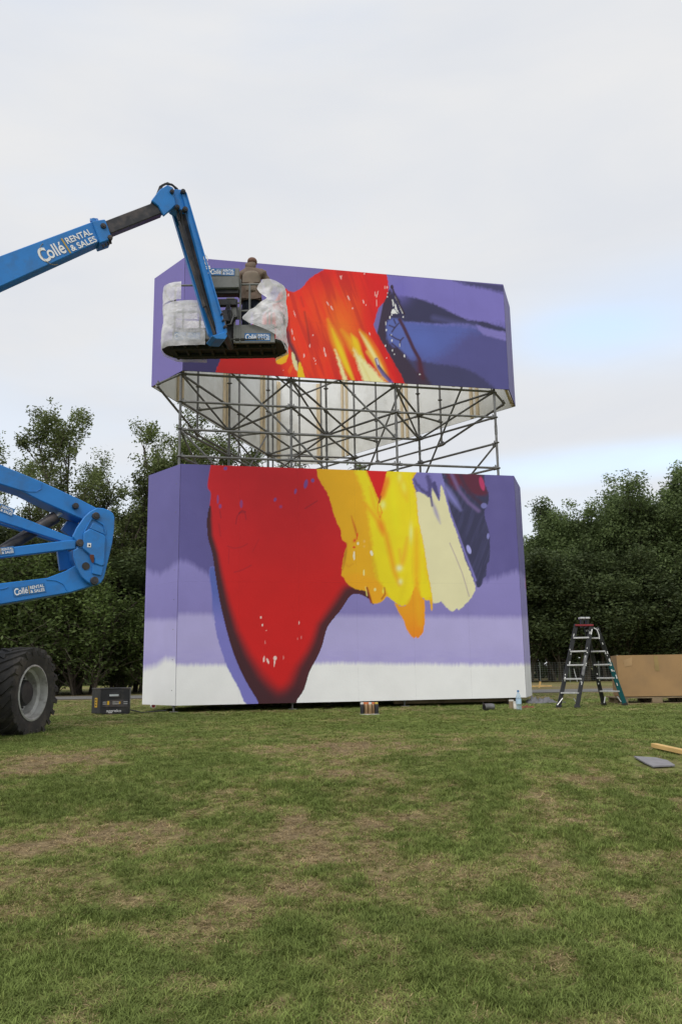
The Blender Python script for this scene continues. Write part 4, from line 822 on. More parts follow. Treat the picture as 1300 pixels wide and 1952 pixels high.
for zz, nm in ((1.12, 'top_rail'), (.62, 'mid_rail')):
    pr = [(*p, BZ+zz) for p in pill(bx0+.02, bx1-.02, by0+.02, by1-.02, .25)]; mb = MB(); mb.path(pr+[pr[0]], .019, 8); mb.build(nm, M['grey_paint'], bl, smooth=True)
for x in (bx0+.25, -2.42, -1.55, bx1-.28):
    for y in (by0+.02, by1-.02): mb = MB(); mb.tube((x, y, BZ+.05), (x, y, BZ+1.12), .018, n=8); mb.build('rail_post', M['grey_paint'], bl, smooth=True)
def bbox(x0, y0, x1, y1, yd, dep, name, mat, bev=.012):
    p = BP(x0, y1, yd); q = BP(x1, y0, yd); mb = MB(); mb.box(((p[0]+q[0])/2, yd+dep/2, (p[2]+q[2])/2), (q[0]-p[0], dep, q[2]-p[2])); return mb.build(name, mat, bl, bevel=bev)
class YPlane:
    def __init__(s, y): s.n = np.array([0, 1., 0]); s.y = y
    def __call__(s, px, py, off=0): return plane_hit(px, py, np.array([0, s.y+off, 0]), s.n)
bbox(400, 526, 456, 549, by0-.16, .24, 'control_console', M['grey_paint'])
bbox(398, 511, 456, 527, by0-.10, .05, 'console_sign', M['grey_paint'], .004)
logo_px(YPlane(by0-.105), (402, 523.5), (446, 524.5), bl)
bbox(410, 549, 455, 560, by0-.10, .16, 'console_base', M['black'])
bbox(415, 569, 451, 582, by0-.05, .1, 'junction_box', M['black']); bbox(432, 567, 447, 570, by0-.06, .12, 'tray_lip', M['grey_paint'], .003)
bbox(328, 629, 402, 653, by0-.02, .05, 'kick_panel', M['grey_paint'], .006); bbox(445, 618, 524, 654, by0-.02, .05, 'kick_panel', M['grey_paint'], .006)
bbox(408, 600, 445, 652, by0+.05, .3, 'rotator', M['black'], .03); bbox(425, 590, 441, 612, by0-.1, .2, 'valve_block', M['steel_dark'], .01)
bbox(440, 585, 458, 608, by0+.0, .04, 'mount_plate', M['grey_paint'], .006); bbox(456, 532, 460, 652, by0-.03, .05, 'mount_post', M['grey_paint'], .006); bbox(445, 608, 449, 652, by0-.03, .05, 'mount_post', M['grey_paint'], .006)
mb = MB()
for k in range(4):
    mb.path([BP(x, y, by0-.08-.02*k) for x, y in ((437, 572), (430+3*k, 592), (436+2*k, 612), (446, 614-3*k), (453, 604), (452, 580-k*3))], .012)
mb.build('cable', M['black'], bl, smooth=True)
logo_px(YPlane(by0-.025), (333, 646.5), (380, 647.5), bl); logo_px(YPlane(by0-.025), (468, 648), (514, 648.5), bl)
# link from jib foot to the rotator
mb = MB(); c0 = MP(424, 628, .12); mb.tube(c0, (c0[0]+.03, by0+.1, c0[2]+.02), .06, n=14); mb.tube(c0-np.array([0, 0, .03]), c0+np.array([0, 0, .14]), .06, n=14); mb.build('rotator_neck', M['steel_dark'], bl, smooth=True)

# plastic sheets wrapped over the basket ends: top-level, they rest on it
def wrap(name, path, zlo, zhi, label, nu=60, nv=34, amp=.035, seed=0, edge=None):
    pts = np.array(path); seg = np.r_[0, np.cumsum(np.linalg.norm(np.diff(pts, axis=0), axis=1))]; v = []; f = []
    for j in range(nv+1):
        tz = j/nv; L0_, L1_ = (edge(tz) if edge else (0, 1))
        for i in range(nu+1):
            u = L0_+(L1_-L0_)*i/nu; s = u*seg[-1]; x = np.interp(s, seg, pts[:, 0]); y = np.interp(s, seg, pts[:, 1]); zl = zlo(u) if callable(zlo) else zlo; zh = zhi(u) if callable(zhi) else zhi
            z = zl+(zh-zl)*tz
            w1 = float(fbm(np.array([s*3+seed+z*2.5]), np.array([z*1.6-s*2+seed]), 3, seed)[0])-.5; w2 = float(fbm(np.array([s*11+z*6]), np.array([z*5-s*7+seed]), 2, seed+5)[0])-.5
            w3 = abs(float(fbm(np.array([s*5-z*9]), np.array([z*3+s*4]), 2, seed+9)[0])-.5)
            e = min(1, 3*min(tz, 1-tz)+.4); cxm, cym = pts[:, 0].mean(), (by0+by1)/2; dxn, dyn = x-cxm, y-cym; ll = math.hypot(dxn, dyn)+1e-6
            k = (w1*amp*2.0+w2*amp*.35-w3*amp*.9)*e+.02; v.append((x+dxn/ll*k, y+dyn/ll*k-(.01), z+w1*.05))
    for j in range(nv):
        for i in range(nu): a = j*(nu+1)+i; f.append((a, a+1, a+nu+2, a+nu+1))
    mb = MB(); mb.add(v, f); o = mb.build(name, M['plastic'], label=label, cat='plastic sheet', smooth=False)
    o.data.polygons.foreach_set('use_smooth', [True]*len(o.data.polygons)); return o
def xat(px, py=600): return BP(px, py)[0]
r_ = .30
endL = [(xat(391), by0-.02), (bx0+r_, by0-.02)]+[(bx0+r_-r_*math.sin(R(a)), by0-.02+r_-r_*math.cos(R(a))) for a in (15, 30, 45, 60, 75, 90)]+[(bx0-.0, by1-r_)]+[(bx0+.15, by1-.06), (bx0+.35, by1), (xat(380), by1+.02)]
wrap('plastic_sheet', endL, BZ-.03, BZ+.80, 'torn cloudy plastic sheet around the lower left end of the basket', seed=3)
endL2 = [(xat(345), by0-.03)]+endL[1:-1]+[(xat(360), by1+.02)]
wrap('plastic_sheet', endL2, BZ+.82, BZ+1.15, 'narrow cloudy plastic sheet over the top left corner of the basket', seed=8, nv=16, amp=.025)
endR = [(xat(462), by0-.06), (bx1-r_, by0-.06)]+[(bx1-r_+r_*math.sin(R(a)), by0-.06+r_-r_*math.cos(R(a))) for a in (15, 30, 45, 60, 75, 90)]+[(bx1+.02, by1-r_), (bx1-.2, by1)]
ledge = [.62, .50, .36, .24, .10, .02, .04, .10, .22, .30, .22, .18, .2, .24]
def eR(t):
    return (float(np.interp(t, np.linspace(0, 1, len(ledge)), ledge)), 1.0)
wrap('plastic_sheet', endR, BZ-.02, lambda u: BZ+1.13+.05*math.sin(u*5), 'billowing cloudy plastic sheet hanging over the right end of the basket beside the painter', seed=21, amp=.07, edge=eR, nu=70, nv=50)

# lower arms, knuckle
AP = VPlane(W(0, 1000, 11.3), W(200, 1000, 12.0))
def za(l): return [(x/3.714, y/3.714+750) for x, y in l]
ext(AP, [(-463, 690), (-463, 740)]+za([(0, 640), (155, 690), (280, 755), (590, 893), (690, 812), (560, 745), (300, 625), (0, 500)]), .42, 'upper_riser_arm', M['blue'], .06)
ext(AP, [(-440, 890), (-440, 912)]+za([(0, 905), (430, 1045), (540, 1090), (560, 1030), (490, 1010), (0, 812)]), .10, 'riser_tie_rod', M['blue'], .0)
ext(AP, [(-440, 897), (-440, 925)]+za([(0, 925), (420, 1060), (430, 1035), (0, 885)]), .10, 'riser_tie_rod', M['blue'], .50)
ext(AP, [(-440, 1093), (-440, 1120)]+za([(0, 1165), (540, 1100), (545, 1035), (475, 1040), (0, 1098)]), .12, 'lower_tie_rod', M['blue'], -.03)
ext(AP, [(-463, 1165), (-463, 1215)]+za([(0, 1495), (500, 1410), (640, 1368), (690, 1352), (600, 1290), (540, 1215), (470, 1255), (340, 1305), (0, 1345)]), .42, 'lower_riser_arm', M['blue'], .06)
for x, y, ln in ((0, 0, 0),):
    mb = MB(); pts = [AP(a/3.714, b/3.714+750, .055) for a, b in ((330, 1318), (400, 1325), (450, 1350), (480, 1400))]; mb.path(pts, .006, 5); pts = [AP(a/3.714, b/3.714+750, .055) for a, b in ((0, 1388), (40, 1380), (62, 1370))]; mb.path(pts, .006, 5)
    pts = [AP(a/3.714, b/3.714+750, .055) for a, b in ((160, 682), (200, 695), (260, 695), (295, 675), (298, 630))]; mb.path(pts, .005, 5); mb.build('weld_seam', M['blue'], bl)
kn = za([(600, 872), (640, 835), (690, 808), (735, 812), (780, 828), (806, 850), (815, 880), (812, 960), (798, 1060), (770, 1180), (738, 1310), (718, 1340), (690, 1356), (655, 1356), (620, 1335), (580, 1300), (545, 1235), (524, 1160), (520, 1110), (550, 1095), (545, 1050), (515, 1015), (545, 950)])
ext(AP, kn, .05, 'knuckle_plate', M['blue'], -.04, .012); ext(AP, kn, .05, 'knuckle_plate', M['blue'], .58, .012)
ext(AP, za([(520, 1100), (620, 1140), (700, 1200), (735, 1240), (715, 1330), (680, 1345), (610, 1310), (560, 1240), (530, 1170)]), .45, 'knuckle_core', M['blue'], .08, .01)
ext(AP, za([(620, 850), (780, 860), (790, 960), (760, 1100), (700, 1180), (600, 1090), (560, 1010), (580, 930)]), .45, 'knuckle_core', M['blue'], .08, .01)
cov = ext(AP, za([(595, 985), (640, 955), (740, 1000), (752, 1015), (742, 1215), (722, 1225), (672, 1205), (670, 1170), (590, 1100)]), .05, 'knuckle_cover', M['blue'], -.085, .014)
ext(AP, za([(640, 955), (655, 925), (665, 915), (735, 955), (742, 998)]), .03, 'knuckle_cover_lip', M['blue'], -.07, .006)
mb = MB(); mb.path([AP(a/3.714, b/3.714+750, -.05) for a, b in ((600, 980), (650, 890), (680, 895), (735, 930), (748, 970), (745, 1000))], .012, 6); mb.build('cover_edge', M['blue'], bl, smooth=True)
ext(AP, za([(660, 1205), (735, 1225), (720, 1290), (655, 1275)]), .03, 'access_door', M['blue'], -.07, .006)
ext(AP, za([(640, 1140), (668, 1142), (668, 1195), (655, 1200), (640, 1165)]), .01, 'rust_patch', material('rusty_steel', (.11, .035, .02), .8, var=.3), -.093, .002)
mb = MB(); mb.lathe([(.055, -.004), (.055, .0)], AP(610/3.714, 1222/3.714+750, -.046), AP.n, 14); mb.build('hole_shade_disc', M['black'], bl)  # flat black disc standing in for the shade inside a hole
for a, b, r in ((540, 795, .045), (683, 867, .055), (570, 1058, .055), (672, 1325, .058)): pin(AP, a/3.714, b/3.714+750, r, off=-.07 if a != 540 else .0)
mb = MB(); mb.tube(AP(430/3.714, 1058/3.714+750, -.02), AP(545/3.714, 1058/3.714+750, -.02), .0, n=6); 
for a, b in ((545, 1060), (570, 1030), (600, 1050), (595, 1085), (560, 1095)): pass
ext(AP, za([(590, 1040), (608, 1048), (612, 1075), (596, 1092), (575, 1094), (556, 1086), (545, 1060), (552, 1036), (570, 1030)]), .03, 'pin_boss', M['blue'], -.06, .004)
mb = MB(); mb.tube(AP(118, 978, .25), AP(85, 996, .25), .04, n=12); mb.build('cylinder_rod', M['alu'], bl, smooth=True)
mb = MB(); mb.tube(AP(108, 985, .25), AP(-120, 1130, .25), .085, n=14); mb.build('lift_cylinder', M['steel_dark'], bl, smooth=True)
ext(AP, za([(440, 960), (480, 900), (560, 920), (540, 1010), (500, 1015)]), .12, 'knuckle_gusset', M['blue'], .4, .006); ext(AP, za([(410, 1115), (470, 1110), (560, 1140), (590, 1260), (470, 1245), (430, 1255)]), .10, 'knuckle_gusset', M['blue'], .45, .006)
p_ = AP(619/3.714, 1088/3.714+750, -.089); ux = AP.d if AP.d[0] > 0 else -AP.d; uz = np.array([0, 0, 1.])
mb = MB(); mb.prism([p_+ux*a+uz*b for a, b in ((0, 0), (.055, 0), (.055, .06), (0, .06))], -AP.n*.002); mb.build('warning_sticker', M['text_white'], bl)
mb = MB(); mb.prism([p_+ux*a+uz*b-AP.n*.004 for a, b in ((.015, .018), (.045, .015), (.04, .035), (.025, .045), (.02, .03))], -AP.n*.001); mb.build('warning_mark', M['black'], bl)
logo_px(YPlane(0) if 0 else VPlane(AP.p+AP.n*.055, AP.p+AP.n*.055+AP.d), (29, 1136), (86, 1127), bl)
logo_px(VPlane(AP.p-AP.n*.003, AP.p-AP.n*.003+AP.d), (-24, 965), (23, 983), bl); logo_px(VPlane(AP.p-AP.n*.035, AP.p-AP.n*.035+AP.d), (-20, 1059.5), (27, 1054), bl)
# turntable and chassis, out of the frame to the left
TZ = .8
mb = MB(); mb.box((-6.3, 9.9, 2.25), (3.4, 2.0, 1.1), .1); mb.box((-7.6, 10.4, 2.9), (1.2, 1.6, 1.4), .1); mb.build('turntable', M['blue'], bl, bevel=.05)
mb = MB(); mb.box((-5.6, 9.2, 1.45), (1.5, 4.6, .5)); mb.lathe([(.7, 1.65), (.7, 1.8)], (-5.7, 9.3, 0), n=24); mb.build('chassis', M['grey_paint'], bl, bevel=.03)
pa_ = AP(-463, 1190, .2); mb = MB(); mb.beam(pa_+np.array([0, 0, .1]), (-7.6, 10.6, 2.6), .6, .5); mb.beam(MP(-455, 700, .2), AP(-455, 715, .3), .5, .6); mb.build('mast_link', M['blue'], bl)
# wheels
wc = W(35, 1321, 10.95)
def wheel(c, ax, R_=.60, wd=.50):
    ax = np.array(ax, float); ax /= np.linalg.norm(ax)
    t_o = MB(); z_ = wd/2
    t_o.lathe([(R_*.60, -z_*.86), (R_*.78, -z_), (R_*.90, -z_*.96), (R_*.955, -z_*.8), (R_*.965, 0), (R_*.955, z_*.8), (R_*.90, z_*.96), (R_*.78, z_), (R_*.60, z_*.86), (R_*.57, z_*.7), (R_*.57, -z_*.7), (R_*.60, -z_*.86)], c, ax, 48, False)
    a = np.array((0, 0, 1.)); x = np.cross(ax, a); x /= np.linalg.norm(x); y = np.cross(ax, x)
    n = 22
    for s in (1, -1):
        for i in range(n):
            a0 = 2*math.pi*(i+(.5 if s < 0 else 0))/n
            def pt(u, ang, r): return c+ax*u*s+(x*math.cos(ang)+y*math.sin(ang))*r
            tw = .115; sw = .34
            pr = [(z_*1.0, 0, .93), (z_*.55, sw*.55, 1.0), (-z_*.06, sw, 1.0)]
            for k in range(2):
                (u0, b0, r0), (u1, b1, r1) = pr[k], pr[k+1]
                lo = [pt(u0, a0+b0, R_*(.90 if k == 0 else .95)), pt(u0, a0+b0+tw, R_*(.90 if k == 0 else .95)), pt(u1, a0+b1+tw, R_*.95), pt(u1, a0+b1, R_*.95)]
                hi = [pt(u0, a0+b0+.012, R_*(.985 if k == 0 else 1.0)), pt(u0, a0+b0+tw-.012, R_*(.985 if k == 0 else 1.0)), pt(u1, a0+b1+tw-.012, R_), pt(u1, a0+b1+.012, R_)]
                t_o.hexa(lo+hi)
            # shoulder block running down the sidewall
            lo = [pt(z_*.98, a0, R_*.80), pt(z_*.98, a0+tw*.7, R_*.80), pt(z_*.96, a0+tw, R_*.93), pt(z_*.96, a0, R_*.93)]
            hi = [pt(z_*1.03, a0, R_*.82), pt(z_*1.03, a0+tw*.7, R_*.82), pt(z_*1.03, a0+tw, R_*.975), pt(z_*1.03, a0, R_*.975)]
            t_o.hexa(lo+hi)
    wh = MB(); 
    wh.lathe([(R_*.60, z_*.80), (R_*.61, z_*.90), (R_*.575, z_*.93), (R_*.555, z_*.84), (R_*.53, z_*.55), (R_*.47, z_*.45), (R_*.455, z_*.0), (R_*.40, -z_*.12), (R_*.33, -z_*.14), (R_*.31, -z_*.04), (.001, -z_*.02)], c, ax, 40, False)
    hub = MB(); hub.lathe([(.17, -.06), (.17, .10), (.14, .14), (.001, .145)], c+ax*z_*.0, ax, 20)
    for i in range(10): a0 = 2*math.pi*i/10; q = c+ax*(z_*.05)+(x*math.cos(a0)+y*math.sin(a0))*.20; hub.tube(q-ax*.02, q+ax*.035, .016, n=6)
    wl = link('wheel', t_o.mesh('tyre_mesh', M['rubber'], True), bl)
    wh.build('rim', M['rim'], wl, smooth=True).matrix_parent_inverse = Matrix.Identity(4); hub.build('hub', M['black'], wl, smooth=True).matrix_parent_inverse = Matrix.Identity(4)
    return wl
wheel(wc, (.985, -.17, 0))
for c, a in (((wc[0]-2.2, wc[1]+.25, wc[2]), (-1, .1, 0)), ((wc[0]-.1, wc[1]-3.8, wc[2]-.2), (1, 0, 0)), ((wc[0]-2.3, wc[1]-3.7, wc[2]-.2), (-1, 0, 0))): wheel(np.array(c), a)
mb = MB(); mb.tube(wc-np.array([2.2, -.25, 0]), wc-np.array([.15, 0, 0]), .12, n=12); mb.tube(wc+np.array([-2.2, -3.7, -.2]), wc+np.array([-.25, -3.8, -.2]), .12, n=12); mb.build('axle', M['steel_dark'], bl)

# ------------------------------------------------------------------ the painter
def skin_mesh(name, verts, edges_, radii, mat, sub=2, fold=0):
    me = bpy.data.meshes.new(name); me.from_pydata(verts, edges_, []); o = bpy.data.objects.new(name, me); COL.objects.link(o)
    bm = bmesh.new(); bm.from_mesh(me); ly = bm.verts.layers.skin.verify(); bm.verts.ensure_lookup_table()
    for i, v in enumerate(bm.verts): r = radii[i]; v[ly].radius = (r, r) if not hasattr(r, '__len__') else r; v[ly].use_root = (i == 0)
    bm.to_mesh(me); bm.free()
    o.modifiers.new('s', 'SKIN'); m2 = o.modifiers.new('u', 'SUBSURF'); m2.levels = sub; m2.render_levels = sub
    bpy.context.view_layer.update(); dg = bpy.context.evaluated_depsgraph_get(); r = bpy.data.meshes.new_from_object(o.evaluated_get(dg)); bpy.data.objects.remove(o)
    r.materials.clear(); r.materials.append(mat); r.polygons.foreach_set('use_smooth', [True]*len(r.polygons)); r.name = name
    if fold:
        co = np.empty(len(r.vertices)*3); r.vertices.foreach_get('co', co); co = co.reshape(-1, 3); no = np.array([v.normal for v in r.vertices])
        nn_ = fbm(co[:, 0]*14+co[:, 1]*9, co[:, 2]*7, 3, 5)-.5; r.vertices.foreach_set('co', (co+no*nn_[:, None]*fold).ravel())
    return r
pxx = BP(480, 600, 13.95)[0]; FZ = BZ+.11; PY = 13.93
per = thing('person', (pxx, PY, FZ), 'person in brown hooded jacket and dark trousers standing in the basket, seen from behind, painting', 'person')
def Q(x, y, z): return (pxx+x, PY+y, FZ+z*.96)
v = [Q(0, 0, .96), Q(0, .0, 1.12), Q(.0, .01, 1.32), Q(.0, .02, 1.47), Q(.0, .05, 1.57), Q(0, .09, 1.68), Q(0, .10, 1.77),
     Q(-.09, 0, .90), Q(-.11, .03, .50), Q(-.12, -.01, .09), Q(-.13, .13, .03),
     Q(.09, 0, .90), Q(.12, .03, .50), Q(.13, -.01, .09), Q(.15, .13, .03),
     Q(-.20, .02, 1.42), Q(-.25, .07, 1.16), Q(-.20, .27, 1.06), Q(-.18, .33, 1.06),
     Q(.20, .03, 1.42), Q(.30, .12, 1.19), Q(.26, .35, 1.28), Q(.25, .41, 1.30)]
e = [(0, 1), (1, 2), (2, 3), (3, 4), (4, 5), (5, 6), (0, 7), (7, 8), (8, 9), (9, 10), (0, 11), (11, 12), (12, 13), (13, 14), (3, 15), (15, 16), (16, 17), (17, 18), (3, 19), (19, 20), (20, 21), (21, 22)]
rr = [(.15, .11), (.14, .10), (.16, .11), (.11, .09), .055, (.085, .09), (.07, .075), .085, .06, .05, .035, .085, .06, .05, .035, .06, .048, .034, .03, .06, .048, .034, .03]
link('body', skin_mesh('body', v, e, rr, M['skin']), per)
for hx, hy, hz, s in ((-.18, .33, 1.06, -1), (.25, .41, 1.30, 1)):
    v = [Q(hx, hy, hz)]; e = []; r = [.026]
    for k in range(4):
        b = (hx+(k-1.5)*.02, hy+.045, hz+.006); m_ = (b[0], b[1]+.035, b[2]-.006); t_ = (b[0], b[1]+.05, b[2]-.032+.004*k); i = len(v)
        v += [Q(*b), Q(*m_), Q(*t_)]; e += [(0, i), (i, i+1), (i+1, i+2)]; r += [.0105, .009, .008]
    i = len(v); v += [Q(hx-s*.035, hy+.015, hz+.0), Q(hx-s*.045, hy+.045, hz-.01)]; e += [(0, i), (i, i+1)]; r += [.012, .01]
    link('hand', skin_mesh('hand', v, e, r, M['skin'], 1), per)
v = [Q(0, -.005, 1.02), Q(0, 0, .86), Q(0, -.01, 1.15), Q(0, -.005, 1.33), Q(0, .0, 1.46), Q(0, .02, 1.55),
     Q(-.21, .02, 1.42), Q(-.27, .07, 1.15), Q(-.21, .26, 1.06), Q(.21, .03, 1.42), Q(.32, .12, 1.18), Q(.27, .33, 1.27)]
e = [(0, 1), (0, 2), (2, 3), (3, 4), (4, 5), (4, 6), (6, 7), (7, 8), (4, 9), (9, 10), (10, 11)]
rr = [(.20, .15), (.21, .16), (.195, .145), (.205, .15), (.17, .12), (.085, .08), .085, .072, .052, .088, .075, .054]
jk = link('jacket', skin_mesh('jacket', v, e, [(a*.93 if not hasattr(a, '__len__') else (a[0]*.93, a[1]*.93)) for a in rr], M['jacket'], 3, .05), per)
v = [Q(0, -.015, 1.18), Q(0, -.02, 1.0), Q(0, -.015, 1.38), Q(0, -.01, 1.45)]; link('vest', skin_mesh('vest', v, [(0, 1), (0, 2), (2, 3)], [(.185, .155), (.175, .15), (.19, .155), (.13, .12)], M['vest']), per)
v = [Q(0, 0, .90), Q(0, 0, .99), Q(-.09, 0, .80), Q(-.11, .03, .48), Q(-.12, -.01, .11), Q(.09, 0, .80), Q(.12, .03, .48), Q(.13, -.01, .11)]
link('trousers', skin_mesh('trousers', v, [(0, 1), (0, 2), (2, 3), (3, 4), (0, 5), (5, 6), (6, 7)], [(.16, .125), (.15, .12), .10, .082, .075, .10, .082, .075], M['jeans'], 3, .04), per)
for s, a in ((-1, -.12), (1, .13)):
    link('shoe', skin_mesh('shoe', [Q(a, -.03, .05), Q(a+s*.01, .10, .045), Q(a+s*.02, .18, .03)], [(0, 1), (1, 2)], [(.05, .05), (.05, .042), (.04, .03)], M['black'], 1), per)
link('hood', skin_mesh('hood', [Q(-.02, -.045, 1.56), Q(-.09, -.01, 1.53), Q(.08, -.01, 1.53), Q(-.02, .0, 1.63)], [(0, 1), (0, 2), (0, 3)], [(.105, .085), (.085, .055), (.085, .055), (.085, .08)], M['jacket']), per)
link('cap', skin_mesh('cap', [Q(0, .06, 1.64), Q(0, .07, 1.72), Q(0, .09, 1.77)], [(0, 1), (1, 2)], [(.085, .085), (.108, .118), (.07, .075)], M['hair']), per)

# ------------------------------------------------------------------ trees
def leaf_material(name, col, var=.24, trans=.32):
    m = bpy.data.materials.new(name); m.use_nodes = True; t = m.node_tree; b = t.nodes['Principled BSDF']; b.inputs['Roughness'].default_value = .55; b.inputs['Specular IOR Level'].default_value = .25
    g = t.nodes.new('ShaderNodeNewGeometry'); r = t.nodes.new('ShaderNodeValToRGB'); t.links.new(g.outputs['Random Per Island'], r.inputs[0])
    c = np.array(col); r.color_ramp.elements[0].color = (*(c*(1-var)), 1); r.color_ramp.elements[1].color = (*(c*(1+var)*np.array([1.08, 1, .9])), 1)
    tcn = t.nodes.new('ShaderNodeTexCoord'); n = t.nodes.new('ShaderNodeTexNoise'); n.inputs['Scale'].default_value = .55; n.inputs['Detail'].default_value = 4; t.links.new(tcn.outputs['Object'], n.inputs[0])
    oi = t.nodes.new('ShaderNodeObjectInfo'); ma = t.nodes.new('ShaderNodeMath'); ma.operation = 'MULTIPLY_ADD'; t.links.new(oi.outputs['Random'], ma.inputs[0]); ma.inputs[1].default_value = .35; 
    rr_ = t.nodes.new('ShaderNodeMapRange'); t.links.new(n.outputs[0], rr_.inputs[0]); rr_.inputs[1].default_value = .35; rr_.inputs[2].default_value = .65; rr_.inputs[3].default_value = .60; rr_.inputs[4].default_value = 1.45; t.links.new(rr_.outputs[0], ma.inputs[2])
    s = t.nodes.new('ShaderNodeVectorMath'); s.operation = 'SCALE'; t.links.new(r.outputs[0], s.inputs[0]); t.links.new(ma.outputs[0], s.inputs['Scale']); t.links.new(s.outputs[0], b.inputs['Base Color'])
    tr = t.nodes.new('ShaderNodeBsdfTranslucent'); t.links.new(s.outputs[0], tr.inputs[0]); mx_ = t.nodes.new('ShaderNodeMixShader'); mx_.inputs[0].default_value = trans
    t.links.new(b.outputs[0], mx_.inputs[1]); t.links.new(tr.outputs[0], mx_.inputs[2]); t.links.new(mx_.outputs[0], t.nodes['Material Output'].inputs[0]); return m
LM = {'open': leaf_material('ash_leaves', (.115, .150, .055)), 'dense': leaf_material('poplar_leaves', (.108, .155, .062)), 'shrub': leaf_material('shrub_leaves', (.072, .108, .030)), 'dark': leaf_material('dark_leaves', (.062, .088, .036))}  # the dark set has the shade under the crowns in its leaf colour
def make_tree(seed, Hh, stems, spread, nleaf, leaf, mat, low=.25, rad=.42, trunk_r=.13, crownfrac=1.0, gaps=.2, asc=.35):
    r = np.random.RandomState(seed); wood = MB(); tips = []
    def branch(p, d, l, rd, lev):
        n = 6 if lev == 0 else 4; pts = [p]; q = p.copy(); dd = d.copy()
        for i in range(n):
            dd = dd+r.normal(0, .10 if lev == 0 else .16, 3)+np.array([0, 0, .06 if lev else .04]); dd /= np.linalg.norm(dd); q = q+dd*l/n; pts.append(q.copy())
        rs = [rd*(1-.75*i/n)+.004 for i in range(n+1)]; wood.path(pts, rs, 6 if lev == 0 else 4)
        if lev >= 2 or l < .5:
            for p_ in pts[1:]: tips.append((p_, l))
            return
        if lev == 1: tips.append((pts[-1], l*.6)); tips.append((pts[-2], l*.6))
        k = int((11 if lev == 0 else 7)*crownfrac)
        for i in range(k):
            t = (low if lev == 0 else .2)+(1-(low if lev == 0 else .2))*(i+r.rand())/k; fi = t*n; a = int(min(fi, n-1)); pp = pts[a]+(pts[a+1]-pts[a])*(fi-a)
            az = r.uniform(0, 6.283); up = r.uniform(.35, 1.1) if lev == 0 else r.uniform(.0, .9); nd = np.array([math.cos(az), math.sin(az), up]); nd /= np.linalg.norm(nd); nd = nd*(1.1-asc)+dd*asc; nd /= np.linalg.norm(nd)
            branch(pp, nd, l*(.46 if lev == 0 else .5)*(1.15-.55*t)*r.uniform(.7, 1.25)*(spread if lev == 0 else 1), rd*(1-.7*t)*.5, lev+1)
    for s in range(stems):
        az = r.uniform(0, 6.283); tl = 0 if stems == 1 else r.uniform(.08, .32); b = np.array([math.cos(az)*.25*(stems > 1), math.sin(az)*.25*(stems > 1), -.1])
        branch(b, np.array([math.cos(az)*tl, math.sin(az)*tl, 1.]), Hh*r.uniform(.78, 1.0) if s else Hh*.97, trunk_r*r.uniform(.7, 1), 0)
    T = np.array([t[0] for t in tips]); LR = rad*r.uniform(.55, 1.15, len(tips)); wt = r.rand(len(T))**1.6*(r.rand(len(T)) > gaps); k = r.choice(len(T), nleaf, p=wt/wt.sum())
    c = T[k]+np.clip(r.normal(0, 1, (nleaf, 3)), -1.5, 1.5)*LR[k][:, None]*np.array([1, 1, .8]); c = c[c[:, 2] > .3]; n = len(c)
    a = r.normal(0, 1, (n, 3)); a[:, 2] *= .6; a /= np.linalg.norm(a, axis=1)[:, None]; b = np.cross(a, r.normal(0, 1, (n, 3))); b /= np.linalg.norm(b, axis=1)[:, None]; s = (leaf*r.uniform(.6, 1.3, n))[:, None]
    V = np.stack([c-a*s, c+b*s*.45, c+a*s, c-b*s*.45], 1).reshape(-1, 3); me = bpy.data.meshes.new('crown'); me.vertices.add(4*n); me.vertices.foreach_set('co', V.ravel()); me.loops.add(4*n); me.loops.foreach_set('vertex_index', np.arange(4*n)); me.polygons.add(n); me.polygons.foreach_set('loop_start', np.arange(0, 4*n, 4)); me.update(); me.materials.append(mat)
    tm = wood.mesh('trunk', M['bark'], True)
    return tm, me
def tree_thing(tm, cm_, name, loc, rz, sc_, label, group, cat='tree'):
    o = bpy.data.objects.new(name, None); COL.objects.link(o); o.location = tuple(loc); o.rotation_euler = (0, 0, rz); o.scale = sc_ if hasattr(sc_, '__len__') else (sc_,)*3; props(o, label, cat, group)
    for nm, m_ in (('trunk', tm), ('crown', cm_)): c = bpy.data.objects.new(nm, m_); COL.objects.link(c); c.parent = o
    return o
open_ = [make_tree(s, 9.9, st, sp, nl, .062, LM['open'], low=lo, rad=.19, trunk_r=.12, gaps=.45, asc=.5) for s, st, sp, nl, lo in ((101, 3, .55, 17000, .36), (102, 4, .5, 15000, .42), (103, 3, .62, 22000, .33))]
dense = [make_tree(s, 8.45, 3, 1.0, 60000, .085, LM['dense'], low=.10, rad=.34, trunk_r=.13, gaps=.1, asc=.6) for s in (111, 112, 113)]
shrub = [make_tree(s, 3.2, 6, 1.3, 17000, .06, LM['shrub'], low=.05, rad=.22, trunk_r=.035) for s in (121, 122)]
darkt = [make_tree(s, 6.5, 3, 1.1, 42000, .085, LM['dark'], low=.08, rad=.36, trunk_r=.09) for s in (131, 132)]
def gx(px, Y_): return (px-650)/FOC*Y_
